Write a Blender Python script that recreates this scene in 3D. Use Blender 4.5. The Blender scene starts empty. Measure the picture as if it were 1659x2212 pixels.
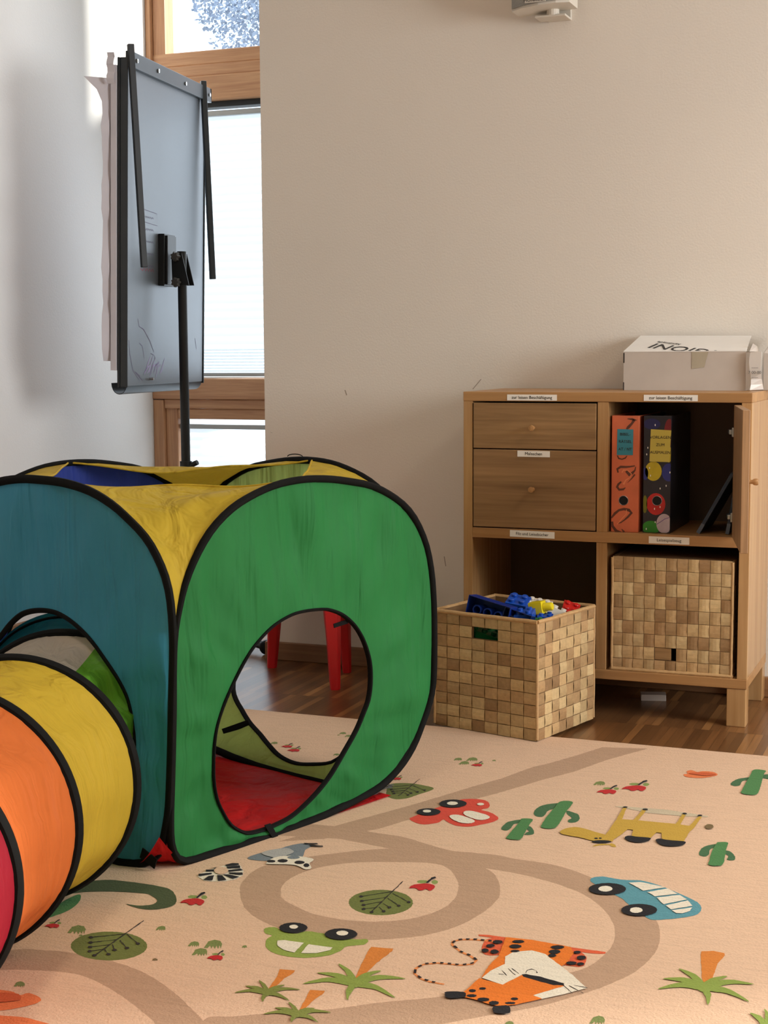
import bpy, bmesh, math, random
from mathutils import Vector, Matrix
from mathutils.geometry import tessellate_polygon
random.seed(7)
sc = bpy.context.scene
COL = sc.collection
PI = math.pi
# ------------------------------------------------------------------ camera
CAMH = 0.9878
F_PX, YAW, PITCH, ROLL = 3267.7, 0.3764, 0.1060, -0.0059
cd = bpy.data.cameras.new('camera'); cam = bpy.data.objects.new('camera', cd); COL.objects.link(cam)
cd.sensor_fit = 'HORIZONTAL'; cd.sensor_width = 36.0; cd.lens = F_PX / 1659 * 36.0
cd.clip_start = 0.05; cd.clip_end = 200
fw = Vector((-math.sin(YAW)*math.cos(PITCH), math.cos(YAW)*math.cos(PITCH), -math.sin(PITCH)))
r0 = Vector((math.cos(YAW), math.sin(YAW), 0)); u0 = r0.cross(fw)
rr = r0*math.cos(ROLL) + u0*math.sin(ROLL); uu = -r0*math.sin(ROLL) + u0*math.cos(ROLL)
cam.matrix_world = Matrix(((rr.x, uu.x, -fw.x, 0), (rr.y, uu.y, -fw.y, 0), (rr.z, uu.z, -fw.z, CAMH), (0, 0, 0, 1)))
sc.camera = cam
# ------------------------------------------------------------------ exposure, world, sun, lamps
sc.view_settings.view_transform = 'Standard'; sc.view_settings.look = 'None'
sc.view_settings.gamma = 1.0; sc.view_settings.use_curve_mapping = False
sc.view_settings.exposure = -0.13
W = bpy.data.worlds.new('world'); sc.world = W; W.use_nodes = True
bg = W.node_tree.nodes['Background']; bg.inputs[0].default_value = (0.78, 0.88, 1.0, 1); bg.inputs[1].default_value = 2.5
wt = W.node_tree; wtc = wt.nodes.new('ShaderNodeTexCoord'); wsx = wt.nodes.new('ShaderNodeSeparateXYZ'); wcr = wt.nodes.new('ShaderNodeValToRGB')
wmr = wt.nodes.new('ShaderNodeMapRange'); wmr.inputs[1].default_value = -1; wmr.inputs[2].default_value = 1
wt.links.new(wtc.outputs['Generated'], wsx.inputs[0]); wt.links.new(wsx.outputs[2], wmr.inputs[0]); wt.links.new(wmr.outputs[0], wcr.inputs[0]); wt.links.new(wcr.outputs[0], bg.inputs[0])
we = wcr.color_ramp.elements; we[0].position = 0.44; we[0].color = (0.48, 0.52, 0.55, 1); we[1].position = 0.52; we[1].color = (0.74, 0.87, 1.0, 1)
def area(name, loc, target, sx, sy, power, color, spread=PI):
    l = bpy.data.lights.new(name, 'AREA'); l.shape = 'RECTANGLE'; l.size = sx; l.size_y = sy
    l.energy = power; l.color = color; l.spread = spread
    o = bpy.data.objects.new(name, l); COL.objects.link(o); o.location = loc
    o.rotation_euler = (Vector(target) - Vector(loc)).to_track_quat('-Z', 'Y').to_euler()
    return o
area('ceiling_lamp_warm', (0.9, 2.9, 2.78), (0.9, 2.9, 0), 0.35, 0.35, 20, (1.0, 0.88, 0.71), 2.25)
area('ceiling_lamp_warm', (-1.0, 1.2, 2.78), (-1.0, 1.2, 0), 0.35, 0.35, 11, (1.0, 0.88, 0.71), 2.25)
area('ceiling_lamp_warm', (0.9, -0.6, 2.78), (0.9, -0.6, 0), 0.35, 0.35, 9, (1.0, 0.88, 0.71), 2.25)
area('daylight_side_window', (2.74, 2.9, 1.5), (0, 3.0, 1.3), 1.5, 1.3, 122, (0.93, 0.97, 1.0))
area('daylight_tall_window', (-2.3, 5.2, 1.55), (-1.8, 2.6, 0.8), 1.1, 2.0, 14, (0.82, 0.90, 1.0))
sl = bpy.data.lights.new('sun', 'SUN'); sl.energy = 9.0; sl.angle = 0.09; sl.color = (1, 0.96, 0.88)
sun = bpy.data.objects.new('sun', sl); COL.objects.link(sun)
sun.rotation_euler = Vector((-0.80, -0.40, -0.30)).to_track_quat('-Z', 'Y').to_euler(); sun.location = (3, 9, 8)
# ------------------------------------------------------------------ materials
def mat(name): 
    m = bpy.data.materials.new(name); m.use_nodes = True
    nt = m.node_tree; return m, nt, nt.nodes['Principled BSDF']
def sR(r, g, b):
    f = lambda c: (c/255/12.92 if c <= 10 else ((c/255+0.055)/1.055)**2.4)
    return (f(r), f(g), f(b), 1)
def N(nt, t, **kw):
    n = nt.nodes.new(t)
    for k, v in kw.items(): setattr(n, k, v)
    return n
def plain(name, col, rough=0.6, metal=0.0, var=0.06, scale=8.0, bump=0.0, bscale=200, coord='Object', stretch=(1, 1, 1), spec=0.5):
    m, nt, p = mat(name); p.inputs['Roughness'].default_value = rough; p.inputs['Metallic'].default_value = metal
    p.inputs['Specular IOR Level'].default_value = spec
    tc = N(nt, 'ShaderNodeTexCoord'); mp = N(nt, 'ShaderNodeMapping'); mp.inputs['Scale'].default_value = stretch
    nt.links.new(tc.outputs[coord], mp.inputs[0])
    no = N(nt, 'ShaderNodeTexNoise'); no.inputs['Scale'].default_value = scale; no.inputs['Detail'].default_value = 5
    nt.links.new(mp.outputs[0], no.inputs['Vector'])
    cr = N(nt, 'ShaderNodeValToRGB'); cr.color_ramp.elements[0].position = 0.3; cr.color_ramp.elements[1].position = 0.7
    cr.color_ramp.elements[0].color = tuple(c*(1-var) for c in col[:3]) + (1,)
    cr.color_ramp.elements[1].color = tuple(min(1, c*(1+var)) for c in col[:3]) + (1,)
    nt.links.new(no.outputs[0], cr.inputs[0]); nt.links.new(cr.outputs[0], p.inputs['Base Color'])
    if bump:
        n2 = N(nt, 'ShaderNodeTexNoise'); n2.inputs['Scale'].default_value = bscale; nt.links.new(mp.outputs[0], n2.inputs['Vector'])
        b = N(nt, 'ShaderNodeBump'); b.inputs['Strength'].default_value = bump; b.inputs['Distance'].default_value = 0.002
        nt.links.new(n2.outputs[0], b.inputs['Height']); nt.links.new(b.outputs[0], p.inputs['Normal'])
    return m
def wood(name, c1, c2, axis='X', scale=1.0, rough=0.45, offs=0.0):
    """veneer: long soft grain along one axis"""
    m, nt, p = mat(name); p.inputs['Roughness'].default_value = rough
    tc = N(nt, 'ShaderNodeTexCoord'); mp = N(nt, 'ShaderNodeMapping')
    st = {'X': (1.2, 26, 26), 'Y': (26, 1.2, 26), 'Z': (26, 26, 1.2)}[axis]
    mp.inputs['Scale'].default_value = tuple(s*scale for s in st); mp.inputs['Location'].default_value = (offs, offs*2, offs*3)
    nt.links.new(tc.outputs['Object'], mp.inputs[0])
    wv = N(nt, 'ShaderNodeTexNoise'); wv.inputs['Scale'].default_value = 1.0; wv.inputs['Detail'].default_value = 3; wv.inputs['Distortion'].default_value = 0.9
    nt.links.new(mp.outputs[0], wv.inputs['Vector'])
    mp2 = N(nt, 'ShaderNodeMapping'); mp2.inputs['Scale'].default_value = tuple(s*scale*5 for s in st); nt.links.new(tc.outputs['Object'], mp2.inputs[0])
    n2 = N(nt, 'ShaderNodeTexNoise'); n2.inputs['Scale'].default_value = 1.0; n2.inputs['Detail'].default_value = 6
    nt.links.new(mp2.outputs[0], n2.inputs['Vector'])
    mx = N(nt, 'ShaderNodeMath', operation='MULTIPLY_ADD'); mx.inputs[1].default_value = 0.45
    nt.links.new(n2.outputs[0], mx.inputs[0]); 
    ml = N(nt, 'ShaderNodeMath', operation='MULTIPLY'); ml.inputs[1].default_value = 0.6; nt.links.new(wv.outputs[0], ml.inputs[0]); nt.links.new(ml.outputs[0], mx.inputs[2])
    cr = N(nt, 'ShaderNodeValToRGB'); cr.color_ramp.elements[0].position = 0.36; cr.color_ramp.elements[1].position = 0.68
    cr.color_ramp.elements[0].color = c1; cr.color_ramp.elements[1].color = c2
    nt.links.new(mx.outputs[0], cr.inputs[0]); nt.links.new(cr.outputs[0], p.inputs['Base Color'])
    b = N(nt, 'ShaderNodeBump'); b.inputs['Strength'].default_value = 0.15; b.inputs['Distance'].default_value = 0.001
    nt.links.new(mx.outputs[0], b.inputs['Height']); nt.links.new(b.outputs[0], p.inputs['Normal'])
    return m
def nylon(name, col, trans=0.35, rough=0.42):
    m, nt, p = mat(name); out = nt.nodes['Material Output']
    p.inputs['Roughness'].default_value = 0.62; p.inputs['Specular IOR Level'].default_value = 0.2
    tc = N(nt, 'ShaderNodeTexCoord'); no = N(nt, 'ShaderNodeTexNoise'); no.inputs['Scale'].default_value = 5; no.inputs['Detail'].default_value = 4
    no.inputs['Distortion'].default_value = 0.7
    nt.links.new(tc.outputs['Object'], no.inputs['Vector'])
    cr = N(nt, 'ShaderNodeValToRGB'); cr.color_ramp.elements[0].position = 0.3; cr.color_ramp.elements[1].position = 0.7
    cr.color_ramp.elements[0].color = tuple(c*0.93 for c in col[:3]) + (1,); cr.color_ramp.elements[1].color = tuple(min(1, c*1.07) for c in col[:3]) + (1,)
    nt.links.new(no.outputs[0], cr.inputs[0]); nt.links.new(cr.outputs[0], p.inputs['Base Color'])
    b = N(nt, 'ShaderNodeBump'); b.inputs['Strength'].default_value = 0.25; b.inputs['Distance'].default_value = 0.01
    mpf = N(nt, 'ShaderNodeMapping'); mpf.inputs['Scale'].default_value = (16, 16, 2.2); nt.links.new(tc.outputs['Object'], mpf.inputs[0])
    nf = N(nt, 'ShaderNodeTexNoise'); nf.inputs['Scale'].default_value = 1; nf.inputs['Detail'].default_value = 3; nf.inputs['Distortion'].default_value = 0.6; nt.links.new(mpf.outputs[0], nf.inputs['Vector'])
    b2_ = N(nt, 'ShaderNodeBump'); b2_.inputs['Strength'].default_value = 0.9; b2_.inputs['Distance'].default_value = 0.022
    nt.links.new(nf.outputs[0], b2_.inputs['Height']); nt.links.new(b.outputs[0], b2_.inputs['Normal'])
    nt.links.new(no.outputs[0], b.inputs['Height']); nt.links.new(b2_.outputs[0], p.inputs['Normal'])
    t = N(nt, 'ShaderNodeBsdfTranslucent'); nt.links.new(b2_.outputs[0], t.inputs['Normal']); nt.links.new(cr.outputs[0], t.inputs[0])
    mx = N(nt, 'ShaderNodeMixShader'); mx.inputs[0].default_value = trans
    nt.links.new(p.outputs[0], mx.inputs[1]); nt.links.new(t.outputs[0], mx.inputs[2]); nt.links.new(mx.outputs[0], out.inputs[0])
    return m
def parquet():
    m, nt, p = mat('mosaic_parquet'); p.inputs['Roughness'].default_value = 0.28
    tc = N(nt, 'ShaderNodeTexCoord'); sx = N(nt, 'ShaderNodeSeparateXYZ'); nt.links.new(tc.outputs['Object'], sx.inputs[0])
    def m1(op, a, bv):
        n = N(nt, 'ShaderNodeMath', operation=op)
        if isinstance(a, (int, float)): n.inputs[0].default_value = a
        else: nt.links.new(a, n.inputs[0])
        if bv is not None:
            if isinstance(bv, (int, float)): n.inputs[1].default_value = bv
            else: nt.links.new(bv, n.inputs[1])
        return n.outputs[0]
    row = m1('FLOOR', m1('MULTIPLY', sx.outputs[1], 1/0.30), None)
    xo = m1('ADD', m1('MULTIPLY', sx.outputs[0], 1/0.022), m1('MULTIPLY', row, 0.37))
    cx = m1('FLOOR', xo, None); fx = m1('FRACT', xo, None); fy = m1('FRACT', m1('MULTIPLY', sx.outputs[1], 1/0.30), None)
    cb = N(nt, 'ShaderNodeCombineXYZ'); nt.links.new(cx, cb.inputs[0]); nt.links.new(row, cb.inputs[1])
    wn = N(nt, 'ShaderNodeTexWhiteNoise', noise_dimensions='2D'); nt.links.new(cb.outputs[0], wn.inputs['Vector'])
    cr = N(nt, 'ShaderNodeValToRGB'); e = cr.color_ramp.elements
    e[0].color = sR(88, 58, 34); e[1].color = sR(176, 128, 76); e[1].position = 1.0
    a = e.new(0.35); a.color = sR(108, 73, 43); a = e.new(0.75); a.color = sR(122, 82, 48); a = e.new(0.9); a.color = sR(140, 98, 58)
    nt.links.new(wn.outputs[0], cr.inputs[0])
    mp = N(nt, 'ShaderNodeMapping'); mp.inputs['Scale'].default_value = (160, 6, 1); nt.links.new(tc.outputs['Object'], mp.inputs[0])
    no = N(nt, 'ShaderNodeTexNoise'); no.inputs['Scale'].default_value = 1; no.inputs['Detail'].default_value = 4; nt.links.new(mp.outputs[0], no.inputs['Vector'])
    hs = N(nt, 'ShaderNodeHueSaturation'); nt.links.new(cr.outputs[0], hs.inputs['Color'])
    nt.links.new(m1('ADD', m1('MULTIPLY', no.outputs[0], 0.7), 0.65), hs.inputs['Value'])
    gap = m1('MINIMUM', m1('GREATER_THAN', fx, 0.04), m1('GREATER_THAN', fy, 0.005))
    mx = N(nt, 'ShaderNodeMixRGB'); nt.links.new(gap, mx.inputs[0]); mx.inputs[1].default_value = sR(60, 38, 22)
    nt.links.new(hs.outputs[0], mx.inputs[2]); nt.links.new(mx.outputs[0], p.inputs['Base Color'])
    b = N(nt, 'ShaderNodeBump'); b.inputs['Strength'].default_value = 0.12; b.inputs['Distance'].default_value = 0.001
    nt.links.new(no.outputs[0], b.inputs['Height']); nt.links.new(b.outputs[0], p.inputs['Normal'])
    return m
def wallmat(name, col):
    m = plain(name, col, rough=0.85, var=0.015, scale=1.5, bump=0.22, bscale=170, coord='Object', spec=0.2)
    return m
WALL = wallmat('painted_plaster', sR(231, 221, 207))
WALLN = wallmat('white_plaster_left', sR(230, 226, 221))
CEIL = wallmat('ceiling_white', sR(230, 226, 220))
PARQ = parquet()
OAKF = wood('oak_front_dim', sR(124, 92, 57), sR(164, 127, 83), 'X', 1.0, 0.5)  # front veneer darkened in colour for the dim light on the drawers
OAKF2 = wood('oak_front_wavy_dim', sR(120, 88, 55), sR(162, 124, 82), 'X', 0.7, 0.5, 3.1)  # same dim front light put into the second drawer's colour
OAKX = wood('oak_horizontal', sR(154, 110, 66), sR(182, 138, 88), 'X', 0.6, 0.42)
OAKZ = wood('oak_vertical', sR(158, 116, 72), sR(188, 148, 100), 'Z', 0.6, 0.26)
OAKD = wood('oak_door', sR(128, 96, 66), sR(178, 138, 98), 'Z', 1.0, 0.45)
BACKP = plain('dark_back_panel', sR(92, 70, 50), 0.6)
PINE = wood('window_wood', sR(186, 134, 96), sR(216, 168, 126), 'X', 1.4, 0.45)
PINEZ = wood('window_wood_vertical', sR(180, 128, 92), sR(210, 162, 120), 'Z', 1.4, 0.45)
BASEW = wood('skirting_wood', sR(120, 84, 54), sR(146, 104, 68), 'X', 1.0, 0.5)
BLACK = plain('black_binding', sR(14, 14, 13), 0.8, var=0.2, scale=30, spec=0.15)
ANTH = plain('anthracite_metal', sR(62, 66, 68), 0.42, 0.55, var=0.08)
ANTHD = plain('dark_metal', sR(44, 46, 47), 0.45, 0.3, var=0.08)
STEEL = plain('steel_screw', sR(190, 190, 188), 0.3, 0.9)
ALU = plain('aluminium_rail', sR(176, 178, 176), 0.4, 0.7)
GREYP = plain('grey_plastic', sR(86, 86, 84), 0.5)
PAPER = plain('paper_label', sR(236, 230, 220), 0.7, var=0.02)
INK = plain('ink', sR(40, 38, 38), 0.7, var=0.02)
CARD = plain('grey_card', sR(196, 184, 172), 0.75, var=0.05, scale=12)
CARDW = plain('white_card', sR(232, 228, 222), 0.6, var=0.03, scale=10)
TENTG = nylon('green_nylon', sR(48, 130, 68))
TENTB = nylon('teal_nylon', sR(72, 152, 184))
TENTN = nylon('navy_nylon', sR(44, 60, 140), 0.3)
TENTL = nylon('lime_nylon', sR(178, 208, 122), 0.45)
TENTLG = nylon('light_green_nylon', sR(120, 186, 110), 0.45)
TENTY = nylon('yellow_nylon', sR(208, 176, 56), 0.35)
TENTR = nylon('red_nylon', sR(206, 26, 30), 0.25)
TUNO = nylon('orange_nylon', sR(220, 116, 54), 0.3)
TUNR = nylon('crimson_nylon', sR(150, 24, 42), 0.3)
TUNG = nylon('grey_nylon', sR(206, 194, 180), 0.35)
TUNL = nylon('apple_green_nylon', sR(110, 176, 50), 0.35)
TUNT = nylon('tunnel_teal_nylon', sR(20, 110, 130), 0.4)
REDP = plain('red_plastic', sR(206, 32, 38), 0.35, var=0.04)
# ------------------------------------------------------------------ mesh helpers
class MB:
    def __init__(s): s.v = []; s.f = []; s.m = []; s.c = None
    def quad(s, pts, mi=0):
        n = len(s.v); s.v += [tuple(p) for p in pts]; s.f.append(tuple(range(n, n+len(pts)))); s.m.append(mi); return s
    def box(s, x0, x1, y0, y1, z0, z1, mi=0, M=None):
        n = len(s.v); P = [(x0,y0,z0),(x1,y0,z0),(x1,y1,z0),(x0,y1,z0),(x0,y0,z1),(x1,y0,z1),(x1,y1,z1),(x0,y1,z1)]
        if M is not None: P = [tuple(M @ Vector(p)) for p in P]
        s.v += P
        for f in ((0,3,2,1),(4,5,6,7),(0,1,5,4),(1,2,6,5),(2,3,7,6),(3,0,4,7)): s.f.append(tuple(n+i for i in f)); s.m.append(mi)
        return s
    def tube(s, pts, rad, seg=10, closed=False, mi=0, flat=1.0, caps=True):
        pts = [Vector(p) for p in pts]; n = len(pts); base = len(s.v); up = None
        for i, p in enumerate(pts):
            if closed: t = pts[(i+1) % n] - pts[i-1]
            else: t = pts[min(n-1, i+1)] - pts[max(0, i-1)]
            t.normalize()
            if up is None:
                up = Vector((0, 0, 1)) if abs(t.z) < 0.9 else Vector((1, 0, 0))
            a = up - t*up.dot(t); a.normalize(); b = t.cross(a); up = a
            R_ = rad[i] if isinstance(rad, (list, tuple)) else rad
            for k in range(seg):
                an = 2*PI*k/seg; s.v.append(tuple(p + a*(R_*math.cos(an)) + b*(R_*flat*math.sin(an))))
        for i in range(n if closed else n-1):
            j = (i+1) % n
            for k in range(seg):
                q = (k+1) % seg; s.f.append((base+i*seg+k, base+i*seg+q, base+j*seg+q, base+j*seg+k)); s.m.append(mi)
        if not closed and caps:
            s.f.append(tuple(base+k for k in range(seg))[::-1]); s.m.append(mi)
            s.f.append(tuple(base+(n-1)*seg+k for k in range(seg))); s.m.append(mi)
        return s
    def grid(s, rows, mi=0, closed=False):
        base = len(s.v); nr = len(rows); nc = len(rows[0])
        for r in rows: s.v += [tuple(p) for p in r]
        for i in range(nr-1):
            for j in range(nc if closed else nc-1):
                k = (j+1) % nc
                s.f.append((base+i*nc+j, base+i*nc+k, base+(i+1)*nc+k, base+(i+1)*nc+j)); s.m.append(mi)
        return s
    def lathe(s, prof, seg=20, M=None, mi=0):
        rows = []
        for r, z in prof:
            row = [Vector((r*math.cos(2*PI*k/seg), r*math.sin(2*PI*k/seg), z)) for k in range(seg)]
            if M is not None: row = [M @ p for p in row]
            rows.append(row)
        return s.grid(rows, mi, True)
    def cyl(s, p0, p1, r, seg=16, mi=0): return s.tube([p0, p1], r, seg, mi=mi)
    def ball(s, c, r, mi=0, sc=(1, 1, 1), seg=14):
        prof = [(r*math.sin(PI*i/8)+1e-6, -r*math.cos(PI*i/8)) for i in range(9)]
        return s.lathe(prof, seg, Matrix.Translation(c) @ Matrix.Diagonal((*sc, 1)), mi)
    def build(s, name, mats, parent=None, smooth=False, bevel=0.0, loc=None, solid=0.0, sub=0):
        me = bpy.data.meshes.new(name); me.from_pydata(s.v, [], s.f)
        if not isinstance(mats, (list, tuple)): mats = [mats]
        for m in mats: me.materials.append(m)
        me.polygons.foreach_set('material_index', s.m)
        me.update()
        o = bpy.data.objects.new(name, me); COL.objects.link(o)
        if s.c is not None:
            a = me.color_attributes.new('Col', 'FLOAT_COLOR', 'CORNER')
            i = 0
            for pi_, p in enumerate(me.polygons):
                for _ in p.loop_indices: a.data[i].color = s.c[pi_]; i += 1
        bm = bmesh.new(); bm.from_mesh(me)
        if smooth or bevel: pass
        if s.c is None and not solid: bmesh.ops.recalc_face_normals(bm, faces=bm.faces)
        bm.to_mesh(me); bm.free()
        if smooth:
            me.polygons.foreach_set('use_smooth', [True]*len(me.polygons))
        if solid:
            md = o.modifiers.new('s', 'SOLIDIFY'); md.thickness = solid; md.offset = 0
        if bevel:
            md = o.modifiers.new('b', 'BEVEL'); md.width = bevel; md.segments = 2; md.limit_method = 'ANGLE'; md.angle_limit = 0.6
        if sub:
            md = o.modifiers.new('u', 'SUBSURF'); md.levels = sub; md.render_levels = sub
        if smooth and not sub:
            md = o.modifiers.new('w', 'EDGE_SPLIT'); md.split_angle = 0.7
        if parent is not None: o.parent = parent
        if loc is not None: o.location = loc
        return o
def box(name, m, x0, x1, y0, y1, z0, z1, parent=None, bevel=0.001, M=None):
    return MB().box(x0, x1, y0, y1, z0, z1, 0, M).build(name, m, parent, bevel=bevel)
def tag(o, label, cat, group=None):
    o['label'] = label; o['category'] = cat
    if group: o['group'] = group
    return o
def struct(o): o['kind'] = 'structure'; return o
def thing(name, label, cat, loc=(0, 0, 0), rotz=0.0, group=None):
    """Empty at the base of a thing; its parts are built in the Empty's own coordinates"""
    o = bpy.data.objects.new(name, None); COL.objects.link(o); o.empty_display_size = 0.05
    o.location = loc; o.rotation_euler = (0, 0, rotz)
    return tag(o, label, cat, group)
def text_mesh(name, body, size, M, m, parent, align='CENTER', xscale=1.0, extr=0.0002, space=1.0):
    cu = bpy.data.curves.new(name, 'FONT'); cu.body = body; cu.size = size; cu.align_x = align; cu.align_y = 'CENTER'
    cu.extrude = extr; cu.resolution_u = 3; cu.space_character = space
    to = bpy.data.objects.new(name+'_tmp', cu); COL.objects.link(to)
    me = bpy.data.meshes.new_from_object(to); bpy.data.objects.remove(to)
    me.transform(M @ Matrix.Diagonal((xscale, 1, 1, 1)))
    me.materials.clear(); me.materials.append(m)
    o = bpy.data.objects.new(name, me); COL.objects.link(o); o.parent = parent
    return o
def frontM(x, y, z):    # text lying in the XZ plane, read from -Y
    return Matrix.Translation((x, y, z)) @ Matrix.Rotation(PI/2, 4, 'X')
def catmull(pts, n=5, closed=True):
    out = []; L = len(pts)
    for i in range(L if closed else L-1):
        p0, p1, p2, p3 = (pts[(i-1) % L], pts[i], pts[(i+1) % L], pts[(i+2) % L]) if closed else (pts[max(0, i-1)], pts[i], pts[i+1], pts[min(L-1, i+2)])
        for k in range(n):
            t = k/n
            out.append(tuple(0.5*((2*b)+(c-a)*t+(2*a-5*b+4*c-d)*t*t+(3*b-a-3*c+d)*t**3) for a, b, c, d in zip(p0, p1, p2, p3)))
    if not closed: out.append(tuple(pts[-1]))
    return out
# ------------------------------------------------------------------ the room
XL, XR, YF, YB, ZC = -3.085, 2.8, 4.3466, -2.6, 2.8
YWIN = 5.30; XC = -2.1239
struct(MB().box(XL-0.2, XR+0.2, YB-0.2, YWIN+0.12, -0.1, 0.0).build('floor', PARQ))
struct(MB().box(XL-0.2, XR+0.2, YB-0.2, YWIN+0.10, ZC, ZC+0.1).build('ceiling', CEIL))
struct(MB().box(XC, XR+0.2, YF, YWIN+0.09, -0.1, ZC).build('wall_back', WALL))
struct(MB().box(XL-0.2, XL, YB-0.2, YWIN+0.1, -0.1, ZC).build('wall_left', WALLN))
struct(MB().box(XL, XR, YB-0.2, YB, -0.1, ZC).build('wall_front', WALL))
# right wall with a window opening (outside the frame) that lets the side daylight in
struct(MB().box(XR, XR+0.2, YB, 2.2, -0.1, ZC).box(XR, XR+0.2, 3.8, YF, -0.1, ZC).box(XR, XR+0.2, 2.2, 3.8, -0.1, 0.8).box(XR, XR+0.2, 2.2, 3.8, 2.2, ZC).build('wall_right', WALL))
SCUFF = plain('scuff', sR(150, 136, 120), 0.9)
wb = bpy.data.objects['wall_back']
for (x0, z0), (x1, z1), w_ in (((-1.428, 0.872), (-1.402, 0.902), 0.0010), ((-1.846, 0.868), (-1.840, 0.852), 0.0014), ((-2.105, 0.733), (-2.098, 0.731), 0.0014), ((-1.52, 0.36), (-1.515, 0.33), 0.0012)):
    MB().quad([(x0-w_, YF-0.0006, z0), (x0+w_, YF-0.0006, z0), (x1+w_, YF-0.0006, z1), (x1-w_, YF-0.0006, z1)]).build('scuff_mark', SCUFF, wb)
# skirting boards
struct(MB().box(XC-0.005, XR, YF-0.015, YF, 0, 0.0585).build('baseboard_back', BASEW, bevel=0.003))
struct(MB().box(XL, XL+0.015, YB, YWIN, 0, 0.0585).build('baseboard_left', BASEW, bevel=0.003))
# window wall: sill strip, posts, rails and panes of three stacked openings
xa, xb = XL, XC
Y0 = YWIN
struct(MB().box(xa, xb, Y0, Y0+0.12, 0.0, 0.06).build('wall_window_sill', WALLN))
def window(nm, zb, zt, side, blind=None, gap=0.0):
    fr = MB(); d = 0.10
    fr.box(xa, xa+side, Y0, Y0+d, zb, zt)
    o = fr.build(nm, PINEZ, bevel=0.003); struct(o)
    sash = MB(); 
    sash.box(xa+side, xa+side+0.055, Y0+0.02, Y0+0.09, zb, zt)
    sash.build('window_sash', PINEZ, o, bevel=0.004)
    return o
w1 = window('window_1', 2.04, ZC, 0.022)
w2 = window('window_2', 0.925, 1.95, 0.045)
w3 = window('window_3', 0.06, 0.80, 0.045)
# horizontal members
MB().box(xa, xb, Y0+0.018, Y0+0.09, 2.090, 2.145).build('window_rail', PINE, w1, bevel=0.006)
MB().box(xa, xb, Y0+0.006, Y0+0.10, 2.046, 2.090).build('window_rail', PINE, w1, bevel=0.004)
struct(MB().box(xa, xb, Y0-0.005, Y0+0.11, 1.952, 2.046).build('trim_1', PINE, bevel=0.004))
MB().box(xa, xb, Y0+0.03, Y0+0.09, 1.93, 1.952).build('window_seal', ANTHD, w2)
MB().box(xa, xb, Y0-0.005, Y0+0.11, 0.803, 0.885).build('window_rail', PINE, w2, bevel=0.004)
MB().box(xa, xb, Y0+0.02, Y0+0.09, 0.885, 0.889).build('window_seal', CARDW, w2)
MB().box(xa+0.045, xb, Y0+0.008, Y0+0.10, 0.765, 0.803).build('window_rail', PINE, w3, bevel=0.005)
MB().box(xa+0.10, xb, Y0+0.02, Y0+0.09, 0.723, 0.765).build('window_rail', PINE, w3, bevel=0.005)
MB().box(xa, xb, Y0, Y0+0.10, 0.06, 0.14).build('window_rail', PINE, w3, bevel=0.005)
gm, gnt, gp = mat('window_glass'); gout = gnt.nodes['Material Output']; gp.inputs['Roughness'].default_value = 0.02
gt = N(gnt, 'ShaderNodeBsdfTransparent'); gt.inputs[0].default_value = (0.95, 0.97, 0.98, 1); gmx = N(gnt, 'ShaderNodeMixShader'); gmx.inputs[0].default_value = 0.04
gnt.links.new(gt.outputs[0], gmx.inputs[1]); gnt.links.new(gp.outputs[0], gmx.inputs[2]); gnt.links.new(gmx.outputs[0], gout.inputs[0])
for w, a, b in ((w1, 2.14, ZC), (w2, 0.885, 1.95), (w3, 0.14, 0.73)):
    MB().box(xa+0.05, xb, Y0+0.06, Y0+0.066, a, b).build('window_pane', gm, w)
# pleated blinds
def blindmat():
    m, nt, p = mat('pleated_blind_fabric'); out = nt.nodes['Material Output']
    p.inputs['Base Color'].default_value = (0.86, 0.90, 0.93, 1); p.inputs['Roughness'].default_value = 0.9
    t = N(nt, 'ShaderNodeBsdfTranslucent'); t.inputs[0].default_value = (0.88, 0.93, 0.98, 1)
    mx = N(nt, 'ShaderNodeMixShader'); mx.inputs[0].default_value = 0.55
    nt.links.new(p.outputs[0], mx.inputs[1]); nt.links.new(t.outputs[0], mx.inputs[2]); nt.links.new(mx.outputs[0], out.inputs[0])
    return m
BLIND = blindmat()
def blind(label, z0, z1, rail_top, tight):
    t = thing('pleated_blind', label, 'blind', (0, Y0+0.045, 0), 0, 'white pleated window blinds')
    rows = []; z = z1; i = 0; pit = 0.032
    while z > z0:
        p = pit if z > z0+tight else 0.012
        rows.append([(xa+0.1, 0.0 if i % 2 else 0.011, z), (xb, 0.0 if i % 2 else 0.011, z)]); z -= p/2; i += 1
    MB().grid(rows).build('pleated_fabric', BLIND, t)
    MB().box(xa+0.1, xb, -0.012, 0.012, z1, z1+rail_top).build('head_rail', ALU, t, bevel=0.002)
    MB().box(xa+0.1, xb, -0.012, 0.012, z0-0.014, z0).build('bottom_rail', ALU, t, bevel=0.002)
    for zz in ((z1+rail_top/2,) if rail_top > 0.012 else ()) + (z0-0.008,):
        g_ = MB(); g_.box(xb-0.19, xb-0.125, -0.026, -0.012, zz-0.006, zz+0.006); g_.build('rail_grip', ALU, t, bevel=0.004)
    return t
blind('tall white pleated blind in the middle window behind the flipchart', 0.906, 1.897, 0.020, 0.10)
blind('short white pleated blind in the lower window, below the thick wooden rail', 0.16, 0.684, 0.018, 0.02)

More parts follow.
